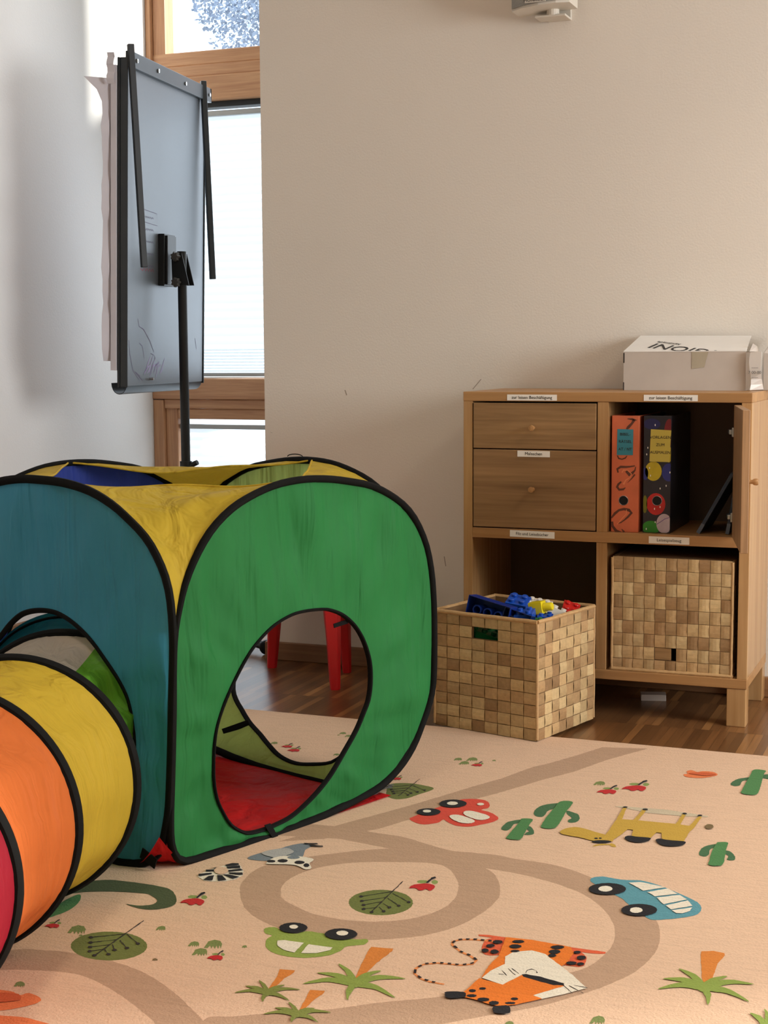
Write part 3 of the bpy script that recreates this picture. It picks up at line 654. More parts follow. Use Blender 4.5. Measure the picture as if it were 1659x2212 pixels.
# ------------------------------------------------------------------ wall loudspeaker
sp = thing('wall_speaker', 'grey loudspeaker box with curved front, mounted high on the plaster wall', 'loudspeaker', (-1.19, 4.3466, 1.94))
SPK = plain('speaker_grille', sR(150, 148, 140), 0.6, var=0.12, scale=300); SPW = plain('speaker_case', sR(214, 206, 192), 0.5)
rows = []
prof = [(-0.085, -0.115), (-0.05, -0.135), (0.0, -0.145), (0.05, -0.142), (0.085, -0.125), (0.085, -0.035), (-0.085, -0.035)]
zb_s = lambda x: 0.000+0.010*(x+0.085)/0.17
MB().grid([[(x, y, zb_s(x)) for x, y in prof], [(x, y, 0.26) for x, y in prof]], closed=True).quad([(x, y, zb_s(x)) for x, y in prof]).quad([(x, y, 0.26) for x, y in prof][::-1]).build('speaker_case', SPW, sp)
MB().grid([[(x*0.985, y-0.003, zb_s(x)+0.006) for x, y in prof[:5]], [(x*0.985, y-0.003, 0.25) for x, y in prof[:5]]]).build('grille', SPK, sp, solid=0.002)
MB().box(-0.036, 0.024, -0.153, -0.150, 0.012, 0.030).build('name_plate', SPW, sp)
text_mesh('lettering', 'MONACOR', 0.0125, frontM(-0.006, -0.1545, 0.0178), INK, sp)
br_ = MB(); br_.box(-0.030, 0.060, -0.075, -0.01, -0.014, -0.008).box(-0.010, 0.060, -0.012, 0.0, -0.014, 0.08).cyl((0.02, -0.06, -0.010), (0.02, -0.06, 0.015), 0.018)
br_.build('wall_bracket', SPW, sp, bevel=0.002)
MB().ball((0.097, -0.07, 0.055), 0.018, 0).build('bracket_knob', SPW, sp, smooth=True)

# ------------------------------------------------------------------ flipchart
fc = thing('flipchart_stand', 'grey metal flipchart on a telescopic pole, its back turned, in front of the tall window', 'flipchart', (-2.60, 4.62, 0))
BTH, BTI = 1.708, -0.027
ub = Vector((math.cos(BTH), math.sin(BTH), 0)); vb = Vector((-math.sin(BTH)*math.sin(BTI), math.cos(BTH)*math.sin(BTI), math.cos(BTI))); nb = ub.cross(vb)   # nb: towards the room (+X side)
C0 = Vector((-2.634, 4.649, 1.399)) - Vector((-2.60, 4.62, 0))
MBD = Matrix(((ub.x, vb.x, nb.x, C0.x), (ub.y, vb.y, nb.y, C0.y), (ub.z, vb.z, nb.z, C0.z), (0, 0, 0, 1)))
def bb(name, m, x0, x1, y0, y1, z0, z1, par=None, bev=0.002):   # board coords: x across, y up, z out of the back side
    return MB().box(x0, x1, y0, y1, z0, z1, 0, MBD).build(name, m, par or fc, bevel=bev)
SHEET = plain('sheet_steel_back', sR(104, 109, 114), 0.42, 0.4, var=0.05, scale=2.0)
board = bb('board', SHEET, -0.35, 0.35, -0.52, 0.52, -0.022, 0.0)
bb('frame_edge', ANTH, -0.356, -0.35, -0.525, 0.525, -0.022, 0.004, board)
bb('frame_edge', ANTHD, -0.360, -0.35, -0.525, 0.525, -0.030, -0.022, board)
bb('frame_edge', ANTHD, 0.35, 0.358, -0.525, 0.525, -0.026, 0.004, board)
clamp = bb('clamp_rail', ANTH, -0.355, 0.385, 0.495, 0.545, -0.004, 0.016)
for x in (-0.31, -0.13, 0.12, 0.36):
    MB().lathe([(1e-4, 0), (0.007, 0), (0.007, 0.004), (1e-4, 0.006)], 12, MBD @ Matrix.Translation((x, 0.52, 0.016))).build('screw', STEEL, clamp, smooth=True)
for x0, x1, y0, y1 in ((-0.352, -0.315, 0.565, -0.135), (0.305, 0.330, 0.560, -0.145)):
    MB().tube([MBD @ Vector((x0, y0, 0.012)), MBD @ Vector((x1, y1, 0.045))], 0.014, 4).build('side_arm', ANTHD, fc, bevel=0.002)
# tray: curved sheet
rows = []
for x in (-0.34, 0.0, 0.34, 0.352):
    rows.append([MBD @ Vector((x, -0.512-0.036*math.sin(a*PI/10), -0.004-0.027*(1-math.cos(a*PI/10)))) for a in range(0, 11)])
MB().grid(rows).build('pen_tray', ANTH, fc, smooth=True, solid=0.002)
for x in (-0.155, 0.165):
    MB().lathe([(1e-4, 0), (0.005, 0), (0.005, 0.014), (1e-4, 0.014)], 10, MBD @ Matrix.Translation((x, -0.50, 0.0))).build('screw', STEEL, board, smooth=True)
# bracket and pole
bk_ = bb('pivot_bracket', ANTHD, -0.085, 0.015, -0.185, -0.010, 0.0, 0.022)
bb('bracket_flange', ANTHD, -0.075, 0.005, -0.180, -0.015, 0.022, 0.030, bk_)
PX, PY = 0.038, -0.004    # pole position relative to the stand origin
MB().cyl((PX, PY, 0.03), (PX, PY, 0.56), 0.018).cyl((PX, PY, 0.5), (PX, PY, 1.330), 0.0160).build('pole', ANTHD, fc, smooth=True)
MB().cyl((PX, PY, 0.575), (PX, PY, 0.612), 0.021).build('pole_collar', ANTHD, fc, smooth=True)
MB().cyl((PX+0.018, PY, 0.597), (PX+0.045, PY+0.0, 0.609), 0.009).build('collar_knob', ANTHD, fc, smooth=True)
pl = MB()
for s_ in (-0.018, 0.018):
    pl.quad([(PX-0.03, PY+s_, 1.322), (PX+0.010, PY+s_, 1.322), (PX+0.036, PY+s_, 1.215), (PX-0.028, PY+s_, 1.215)])
pl.build('bracket_cheek', ANTHD, fc, solid=0.003)
for z in (1.312, 1.225):
    k = MB(); M_ = Matrix.Translation((PX-0.01, PY-0.020, z)) @ Matrix.Rotation(PI/2, 4, 'X')
    n = 42; rws = []
    for r_, zz in ((0.2, 0), (1.0, 0), (1.0, 0.012), (0.8, 0.016), (0.1, 0.017)):
        rws.append([M_ @ Vector((0.015*r_*(1+0.14*math.cos(7*a))*math.cos(a), 0.015*r_*(1+0.14*math.cos(7*a))*math.sin(a), zz)) for a in [2*PI*q/n for q in range(n)]])
    k.grid(rws, closed=True).build('star_knob', GREYP, fc, smooth=True)
# star base
for k in range(3):
    a = math.radians(-28+120*k)
    MB().tube([(PX, PY, 0.05), (PX+0.46*math.cos(a), PY+0.46*math.sin(a), 0.026)], [0.018, 0.014], 8).build('base_leg', ANTHD, fc, smooth=True)
    MB().ball((PX+0.46*math.cos(a), PY+0.46*math.sin(a), 0.024), 0.024).build('castor', BLACK, fc, smooth=True)
# marker scribbles on the back
SCR = plain('marker_scribble', sR(96, 84, 112), 0.7); SCR2 = plain('marker_smear', sR(150, 138, 172), 0.6, var=0.1, scale=20)
def scrib(pts, w, m, z=0.0006):
    b_ = MB()
    for q in stroke(pts, w): b_.quad([MBD @ Vector((x, y, z)) for x, y in q])
    b_.build('scribble', m, board)
scrib([(-0.26, -0.30), (-0.25, -0.325), (-0.21, -0.335), (-0.16, -0.37), (-0.12, -0.41)], 0.0012, SCR)
scrib([(-0.25, -0.38), (-0.22, -0.39), (-0.205, -0.43)], 0.001, SCR); scrib([(-0.15, -0.415), (-0.12, -0.42), (-0.11, -0.435)], 0.001, SCR)
scrib([(-0.335, -0.37), (-0.325, -0.42), (-0.30, -0.47), (-0.25, -0.50), (-0.24, -0.49), (-0.28, -0.475), (-0.22, -0.505)], 0.001, SCR)
scrib([(0.27, -0.36), (0.285, -0.40)], 0.0012, SCR)
rs_ = random.Random(6)
for k in range(9):
    q0 = -0.21+0.016*k+rs_.uniform(-.01, .01)
    scrib([(q0, -0.505+rs_.uniform(0, .03)), (q0+0.02, -0.47+rs_.uniform(-.01, .02)), (q0+0.05, -0.44+rs_.uniform(-.03, .03))], [0.001, 0.005, 0.001], SCR2, 0.0004)
scrib([(-0.215, 0.06), (-0.10, 0.055), (-0.095, 0.015), (-0.215, 0.02), (-0.215, 0.06)], 0.0008, SCR)
for j in range(5):
    y_ = 0.04-0.04*j
    scrib([(-0.20+0.008*q, y_-(0.006 if q % 2 else 0)) for q in range(10)], 0.0009, SCR)
scrib([(-0.24, -0.135)]+[(-0.22+0.012*q, -0.137+(0.005 if q % 2 else -0.004)) for q in range(9)], 0.0012, plain('red_marker', sR(150, 70, 80), 0.7))
# paper pad on the far face
PADM = plain('paper_pad', sR(206, 200, 204), 0.8, var=0.04, scale=6)
rows = []
for i in range(25):
    t_ = i/24; y_ = 0.46-0.90*t_; wv_ = 0.006*math.sin(i*1.1)+0.004*math.sin(i*2.7)
    curl = 0.05*max(0, 1-t_/0.10)**2
    rows.append([MBD @ Vector((-0.375-curl*0.6+wv_, y_, -0.075-0.02*t_*0-curl)), MBD @ Vector((-0.36+wv_*.5, y_, -0.055)), MBD @ Vector((0.0, y_, -0.052)), MBD @ Vector((0.33, y_, -0.05))])
pad = thing('paper_pad', 'flipchart paper pad with curled wavy sheets, hanging on the far side of the board', 'paper pad', (-2.60, 4.62, 0))
MB().grid(rows).build('front_sheet', PADM, pad, smooth=True, solid=0.001)
MB().box(-0.366, 0.33, -0.47, 0.50, -0.050, -0.031, 0, MBD).build('sheet_stack', PADM, pad)
MB().grid([[MBD @ Vector((-0.385+0.006*math.sin(j*1.7), 0.535-0.012*j, -0.03-0.012*k)) for k in range(3)] for j in range(9)]).build('curled_top_sheet', PADM, pad, smooth=True, solid=0.001)

# ------------------------------------------------------------------ red stool
st = thing('childrens_stool', 'red plastic children stool seen through the tent opening, by the wall', 'stool', (-1.86, 4.14, 0))
MB().lathe([(1e-4, 0.262), (0.17, 0.262), (0.190, 0.268), (0.195, 0.285), (0.190, 0.298), (0.16, 0.302), (1e-4, 0.300)], 32).build('seat', REDP, st, smooth=True)
for fx, fy, wd in ((-1.74, 4.005, 0.030), (-1.80, 4.235, 0.026), (-2.05, 4.222, 0.030)):
    dx, dy = fx+1.86, fy-4.14; l_ = math.hypot(dx, dy); ux, uy = dx/l_, dy/l_
    rows = []
    for z, rad, hw in ((0.0, 1.0, wd/2), (0.004, 1.0, wd/2+0.001), (0.15, 0.93, wd/2+0.007), (0.262, 0.84, wd/2+0.013)):
        c_ = Vector((dx*rad, dy*rad, z)); tx, ty = 0.9298, 0.3676     # leg faces the room
        th_ = 0.011+0.014*(z/0.262); n_ = Vector((-0.3676, 0.9298, 0))
        T_ = Vector((tx, ty, 0))
        rows.append([c_-T_*hw, c_-T_*hw*0.8-n_*th_, c_+T_*hw*0.55-n_*th_, c_+T_*hw, c_+T_*hw*0.8+n_*th_, c_-T_*hw*0.8+n_*th_])
    MB().grid(rows, closed=True).quad(rows[0]).build('leg', REDP, st, bevel=0.003)

# ------------------------------------------------------------------ play tent
NX, NY = -1.406, 2.441
GA = math.radians(20)
G_ = Vector((math.sin(GA), math.cos(GA), 0)); B_ = Vector((-math.cos(GA), math.sin(GA), 0)); N_ = Vector((NX, NY, 0))
tent = thing('play_tent', 'pop-up cube play tent with teal, green and yellow panels, black piping and round openings', 'play tent', (NX, NY, 0))
PG = [(0.085,0.014),(0.035,0.018),(0.010,0.040),(0.002,0.086),(0.008,0.195),(0.014,0.304),(0.018,0.413),(0.024,0.47),(0.036,0.514),(0.047,0.545),(0.062,0.575),(0.086,0.611),(0.121,0.65),(0.17,0.684),(0.224,0.706),(0.292,0.723),(0.363,0.729),(0.437,0.726),(0.514,0.715),(0.587,0.699),(0.663,0.664),(0.714,0.624),(0.754,0.564),(0.774,0.502),(0.782,0.44),(0.785,0.363),(0.783,0.259),(0.772,0.204),(0.741,0.149),(0.71,0.105),(0.665,0.068),(0.601,0.039),(0.52,0.026),(0.42,0.016),(0.323,0.012),(0.20,0.012)]
PB0 = [(0.085,0.012),(0.05,0.018),(0.022,0.040),(0.008,0.09),(-0.001,0.142),(-0.009,0.236),(-0.016,0.347),(-0.022,0.44),(-0.020,0.504),(-0.012,0.551),(0.005,0.589),(0.034,0.627),(0.061,0.65),(0.099,0.673),(0.143,0.696),(0.196,0.715),(0.246,0.726),(0.31,0.733),(0.377,0.734)]
PB = PB0 + [(0.744-s_, z) for s_, z in PB0[::-1][1:]] + [(0.60, 0.012), (0.40, 0.012), (0.2, 0.012)]
# blue panel: the lower hem bulges a little outwards
def lerp1(xs, ys, x):
    if x <= xs[0]: return ys[0]
    for i in range(len(xs)-1):
        if x <= xs[i+1]: return ys[i]+(ys[i+1]-ys[i])*(x-xs[i])/(xs[i+1]-xs[i])
    return ys[-1]
ZS = [0, .03, .068, .105, .149, .204, .26, .36, .44, .5, .8]; SS = [.6, .6, .665, .71, .741, .772, .783, .785, .782, .77, .77]
def Pgreen(s_, z): return G_*s_ + Vector((0, 0, z))
def Pblue(s_, z):
    o_ = 0.045*max(0, 1-z/0.30)**1.5*min(1, max(0, s_)/0.1)
    return B_*s_ - G_*o_ + Vector((0, 0, z))
def Pbr(t_, z): return G_*lerp1(ZS, SS, z) + B_*t_ + Vector((0, 0, z))
def Pbl(t_, z): return B_*lerp1(ZS, SS, z) + G_*t_ + Vector((0, 0, z))
HG = [(0.424,0.455),(0.373,0.458),(0.331,0.455),(0.281,0.44),(0.24,0.416),(0.208,0.389),(0.168,0.34),(0.141,0.299),(0.124,0.262),(0.116,0.22),(0.114,0.163),(0.121,0.123),(0.136,0.091),(0.158,0.059),(0.189,0.037),(0.212,0.030),(0.249,0.028),(0.281,0.030),(0.323,0.036),(0.366,0.052),(0.41,0.075),(0.446,0.101),(0.487,0.141),(0.523,0.178),(0.547,0.212),(0.564,0.241),(0.571,0.284),(0.567,0.326),(0.549,0.37),(0.522,0.406),(0.486,0.434),(0.451,0.449)]
HB = [(0.620,0.25),(0.612,0.32),(0.580,0.365),(0.535,0.393),(0.495,0.426),(0.451,0.452),(0.399,0.465),(0.345,0.468),(0.301,0.46),(0.258,0.443),(0.217,0.419),(0.184,0.393),(0.160,0.373),(0.142,0.357),(0.115,0.323),(0.099,0.273),(0.092,0.226),(0.094,0.175),(0.110,0.12),(0.14,0.075),(0.19,0.045),(0.26,0.03),(0.35,0.03),(0.44,0.035),(0.52,0.06),(0.58,0.11),(0.612,0.18)]
HR = [(0.625,0.156),(0.585,0.118),(0.52,0.090),(0.46,0.072),(0.393,0.055),(0.336,0.043),(0.277,0.038),(0.231,0.042),(0.182,0.052),(0.165,0.075),(0.145,0.11),(0.125,0.17),(0.118,0.24),(0.135,0.33),(0.19,0.41),(0.27,0.455),(0.37,0.465),(0.47,0.45),(0.56,0.40),(0.62,0.33),(0.64,0.24)]
def polar(poly, cx, cz, n):
    """radius of a closed outline about (cx, cz) at n angles"""
    out = []
    for k in range(n):
        a = 2*PI*k/n; dx, dz = math.cos(a), math.sin(a); best = 0
        for i in range(len(poly)):
            x1, z1 = poly[i][0]-cx, poly[i][1]-cz; x2, z2 = poly[(i+1) % len(poly)][0]-cx, poly[(i+1) % len(poly)][1]-cz
            ex, ez = x2-x1, z2-z1; den = dx*ez-dz*ex
            if abs(den) < 1e-12: continue
            t_ = (x1*ez-z1*ex)/den; u_ = (x1*dz-z1*dx)/den
            if t_ > 0 and -1e-9 <= u_ <= 1+1e-9: best = max(best, t_)
        out.append(best)
    return out
def panel(nm, outer, hole_, fn, nrm, m, amp, seed, hlabel=None):
    cx = sum(p[0] for p in hole_)/len(hole_); cz = sum(p[1] for p in hole_)/len(hole_); n = 128
    oc, hc = catmull(outer, 4), catmull(hole_, 4)
    ro, rh = polar(oc, cx, cz, n), polar(hc, cx, cz, n)
    rnd_ = random.Random(seed); ph = [rnd_.uniform(0, 6) for _ in range(8)]
    rows = []; M_ = 14
    for j in range(M_+1):
        f = j/M_; row = []
        for k in range(n):
            a = 2*PI*k/n; r_ = rh[k]+(ro[k]-rh[k])*f; s_, z = cx+r_*math.cos(a), cz+r_*math.sin(a)
            env = math.sin(PI*f)
            w_ = (math.sin(a*17+ph[0]+2*f)*0.35+math.sin(a*29+ph[1]-3*f)*0.2+math.sin(s_*55+ph[2]+z*9)*0.45+math.sin(s_*23+z*14+ph[3])*0.6+math.sin(z*17-s_*8+ph[4])*0.4)
            w_ += (math.sin(s_*75+ph[5]+3*math.sin(z*4+ph[6]))*0.9+math.sin(s_*140+ph[7]+z*6)*0.35)*f*f*max(0, math.sin(a))**0.5*1.3 if math.sin(a) > 0 else 0
            row.append(fn(s_, z) + nrm*(w_*amp*env))
        rows.append(row)
    p_ = MB().grid(rows, closed=True).build(nm, m, tent, smooth=False)
    p_.data.polygons.foreach_set('use_smooth', [True]*len(p_.data.polygons))
    MB().tube([fn(cx+rh[k]*math.cos(2*PI*k/n), cz+rh[k]*math.sin(2*PI*k/n)) for k in range(n)], 0.0062, 8, closed=True, flat=0.55).build('opening_piping', BLACK, p_, smooth=True)
    MB().tube([fn(cx+(ro[k])*math.cos(2*PI*k/n), max(0.0105, cz+(ro[k])*math.sin(2*PI*k/n))) for k in range(n)], 0.0095, 10, closed=True, flat=0.8).build('edge_piping', BLACK, p_, smooth=True)
    return p_
pg = panel('side_panel', PG, HG, Pgreen, Vector((G_.y, -G_.x, 0)), TENTG, 0.0075, 1); pg['label'] = 'green side panel with round opening'
pb = panel('side_panel', PB, HB, Pblue, -G_, TENTB, 0.006, 2); pb['label'] = 'teal side panel with the tunnel opening'
pr_ = panel('side_panel', [(s_, z) for s_, z in PG], HR, Pbr, G_, TENTL, 0.003, 3); pr_['label'] = 'light green back panel'
pl_ = panel('side_panel', [(s_, z) for s_, z in PG], [(0.39+0.22*math.cos(a), 0.25+0.215*math.sin(a)) for a in [2*PI*k/20 for k in range(20)]], Pbl, B_, TENTN, 0.003, 4); pl_['label'] = 'navy blue back panel'
# halves of the arches, from the crown down to where neighbouring hoops meet
def half(outer, fn, side, zend, n=22):
    """side 0: part with small s, side 1: part with large s; from the crown (t=0) downwards"""
    top = max(range(len(outer)), key=lambda i: outer[i][1]); pts = [outer[top]]; i = top
    while True:
        i = i-1 if side == 0 else i+1
        if outer[i % len(outer)][1] < zend:
            a_, b_ = pts[-1], outer[i % len(outer)]; t_ = (a_[1]-zend)/(a_[1]-b_[1]); pts.append((a_[0]+(b_[0]-a_[0])*t_, zend)); break
        pts.append(outer[i % len(outer)])
    q = [fn(*p) for p in pts]; L_ = [0]
    for a_, b_ in zip(q, q[1:]): L_.append(L_[-1]+(b_-a_).length)
    out = []
    for k in range(n+1):
        d_ = L_[-1]*k/n
        for j in range(len(q)-1):
            if d_ <= L_[j+1]+1e-9: out.append(q[j].lerp(q[j+1], (d_-L_[j])/max(1e-9, L_[j+1]-L_[j]))); break
    return out
def corner(A1, A2, label, sag=0.010, seed=0):
    rows = []; K = 18
    for i, (p, q) in enumerate(zip(A1, A2)):
        row = []; f_ = 1-i/(len(A1)-1)
        for k in range(K+1):
            u_ = k/K; e_ = math.sin(PI*u_)
            c_ = p.lerp(q, u_); c_.z -= e_*sag*f_*(1.0+0.35*math.sin(u_*9+i*0.7+seed))
            c_ += Vector((0.6, -0.6, 0.5))*e_*0.0016*math.sin(u_*14+i*1.3+seed)
            row.append(c_)
        rows.append(row)
    o_ = MB().grid(rows).build('roof_corner', TENTY, tent); o_.data.polygons.foreach_set('use_smooth', [True]*len(o_.data.polygons))
    MB().tube([r_+Vector((0, 0, 0.001)) for r_ in rows[0]], 0.0022, 6).build('roof_hem', TENTY, o_, smooth=True)
    return o_
corner(half(PB, Pblue, 0, 0.47), half(PG, Pgreen, 0, 0.47), 'N', 0.018)
corner(half(PG, Pgreen, 1, 0.49), half(PG, Pbr, 0, 0.49), 'R', 0.006, 2)
corner(half(PB, Pblue, 1, 0.49), half(PG, Pbl, 0, 0.49), 'L', 0.006, 4)
corner(half(PG, Pbl, 1, 0.49), half(PG, Pbr, 1, 0.49), 'B', 0.022, 5)
# red floor sheet with folds
rows = []; K = 40
for i in range(K+1):
    row = []
    for j in range(K+1):
        u_, v_ = i/K, j/K
        sz = 0.66; p = G_*(u_*sz-0.030) + B_*(v_*(sz-0.02)-0.006)
        e_ = (min(u_, 1-u_, v_, 1-v_)*6); e_ = min(1, e_)
        h = 0.0125+0.007*e_*(1+math.sin(u_*19+3*math.sin(v_*5)))*0.5+0.006*e_*(1+math.sin(v_*14+u_*6))*0.5
        h += 0.07*max(0, 1-(u_+v_)*9)**1.4
        row.append(p+Vector((0, 0, h)))
    rows.append(row)
o_ = MB().grid(rows).build('floor_sheet', TENTR, tent); o_.data.polygons.foreach_set('use_smooth', [True]*len(o_.data.polygons))
# straps and toggles
def strap(P0, P1, w, par, lab=None, m=BLACK):
    P0, P1 = Vector(P0), Vector(P1); d_ = (P1-P0); s_ = Vector((0, 0, 1)).cross(d_); 
    s_ = (Vector((0, 0, 1)) - d_*(d_.z/d_.length_squared)).normalized()*w/2 if abs(d_.normalized().z) < 0.8 else G_*w/2
    return MB().quad([P0-s_, P1-s_, P1+s_, P0+s_]).build('strap', m, par, solid=0.002)
gn = Vector((G_.y, -G_.x, 0))
strap(Pgreen(0.249, 0.040)+gn*0.008, Pgreen(0.268, 0.008)+gn*0.012, 0.016, pg)
strap(Pgreen(0.505, 0.418)-gn*0.004, Pgreen(0.470, 0.412)-gn*0.012, 0.009, pg)
strap(Pbr(0.50, 0.085)-G_*0.006, Pbr(0.555, 0.060)-G_*0.008, 0.016, pr_)
strap(Pblue(0.05, 0.040)-G_*0.010, Pblue(0.012, 0.025)-G_*0.020, 0.022, pb)
strap(Pgreen(0.50, 0.13)-gn*0.006, Pgreen(0.53, 0.105)-gn*0.010, 0.014, pg)
strap(Pblue(0.148, 0.355)+G_*0.006, Pblue(0.118, 0.366)+G_*0.008, 0.014, pb)
ht = MB(); ht.tube([Pbr(0.42, 0.736)+Vector((0.02*math.cos(a), 0, 0.006*math.sin(a))) for a in [PI*k/8 for k in range(9)]], 0.0012, 6); ht.build('hanging_loop', BLACK, pr_)
th = MB(); r9 = random.Random(8)
for k in range(6):
    th.tube(catmull([(0.165+0.010*i+r9.uniform(-.006, .006), 0.50+0.035*i+r9.uniform(-.008, .008), 0.014+abs(r9.gauss(0, .006))) for i in range(5)], 4, False), 0.0011, 5)
th.build('mesh_cord', GREYP, tent)

# ------------------------------------------------------------------ crawl tunnel
tun = thing('crawl_tunnel', 'crawl tunnel of coloured nylon rings leading into the teal opening of the tent', 'play tunnel', (-1.58, 2.20, 0))
O_ = Vector((-1.58, 2.20, 0))
RG = [((-1.385, 1.385), 1.95, 0.222), ((-1.462, 1.666), 1.990, 0.22), ((-1.543, 1.964), 1.816, 0.22), ((-1.580, 2.203), 1.853, 0.22), ((-1.710, 2.560), 1.90, 0.207), ((-1.785, 2.690), 1.80, 0.210), ((-1.81, 2.735), 1.80, 0.212)]
def ringpt(k, a, dr=0.0):
    (cx, cy), th_, r_ = RG[k]; s_ = Vector((math.sin(th_), -math.cos(th_), 0))     # towards the camera's right
    return Vector((cx, cy, r_+0.012)) + s_*((r_+dr)*math.cos(a)) + Vector((0, 0, (r_+dr)*math.sin(a))) - O_
def seg_(k, a0, a1, m, nm, lab, seed):
    rows = []; K = 12; n = int(72*(a1-a0)/(2*PI)) or 6
    for i in range(K+1):
        f = i/K; row = []
        for j in range(n+1):
            a = a0+(a1-a0)*j/n
            p = ringpt(k, a).lerp(ringpt(k+1, a), f)
            c_ = ringpt(k, 0).lerp(ringpt(k, PI), 0.5).lerp(ringpt(k+1, 0).lerp(ringpt(k+1, PI), 0.5), f)
            sag = -(0.012 if k != 3 else 0.045)*math.sin(PI*f)*(1+0.25*math.sin(a*7+seed)+0.2*math.sin(a*13+f*4+seed)) - 0.0015*math.sin(a*31+f*9)*math.sin(PI*f)
            d_ = (p-c_).normalized(); q = p+d_*sag
            q.z = max(q.z, 0.0115); row.append(q)
        rows.append(row)
    o_ = MB().grid(rows).build(nm, m, tun); o_.data.polygons.foreach_set('use_smooth', [True]*len(o_.data.polygons))
    if lab: o_['label'] = lab
    return o_
A1_, A2_ = math.radians(60), math.radians(150)
sg = [(TUNR, 'crimson tunnel section'), (TUNO, 'orange tunnel section'), (TENTY, 'yellow tunnel section'), (TUNL, 'lime green tunnel section'), (TUNT, 'teal tunnel end section')]
TOPS = [(0, None), (1, (82, 160)), (2, (118, 190)), (3, (68, 160)), (4, None)]
for (m_, lb), (k, top_) in zip(sg, TOPS):
    if top_ is None: seg_(k, 0, 2*PI, m_, 'tunnel_section', lb, k)
    else:
        a_, b_ = math.radians(top_[0]), math.radians(top_[1])
        seg_(k, b_-2*PI, a_, m_, 'tunnel_section', lb, k); seg_(k, a_, b_, TUNG, 'tunnel_section', 'pale grey strip along the tunnel top', k)
seg_(5, 0, 2*PI, TUNT, 'tunnel_section', 'teal tunnel end hem', 9)
for k in range(6):
    rad = 0.0085 if k < 5 else 0.004
    MB().tube([ringpt(k, 2*PI*j/96) for j in range(96)], rad, 8, closed=True, flat=1.25).build('ring_piping', BLACK, tun, smooth=True)

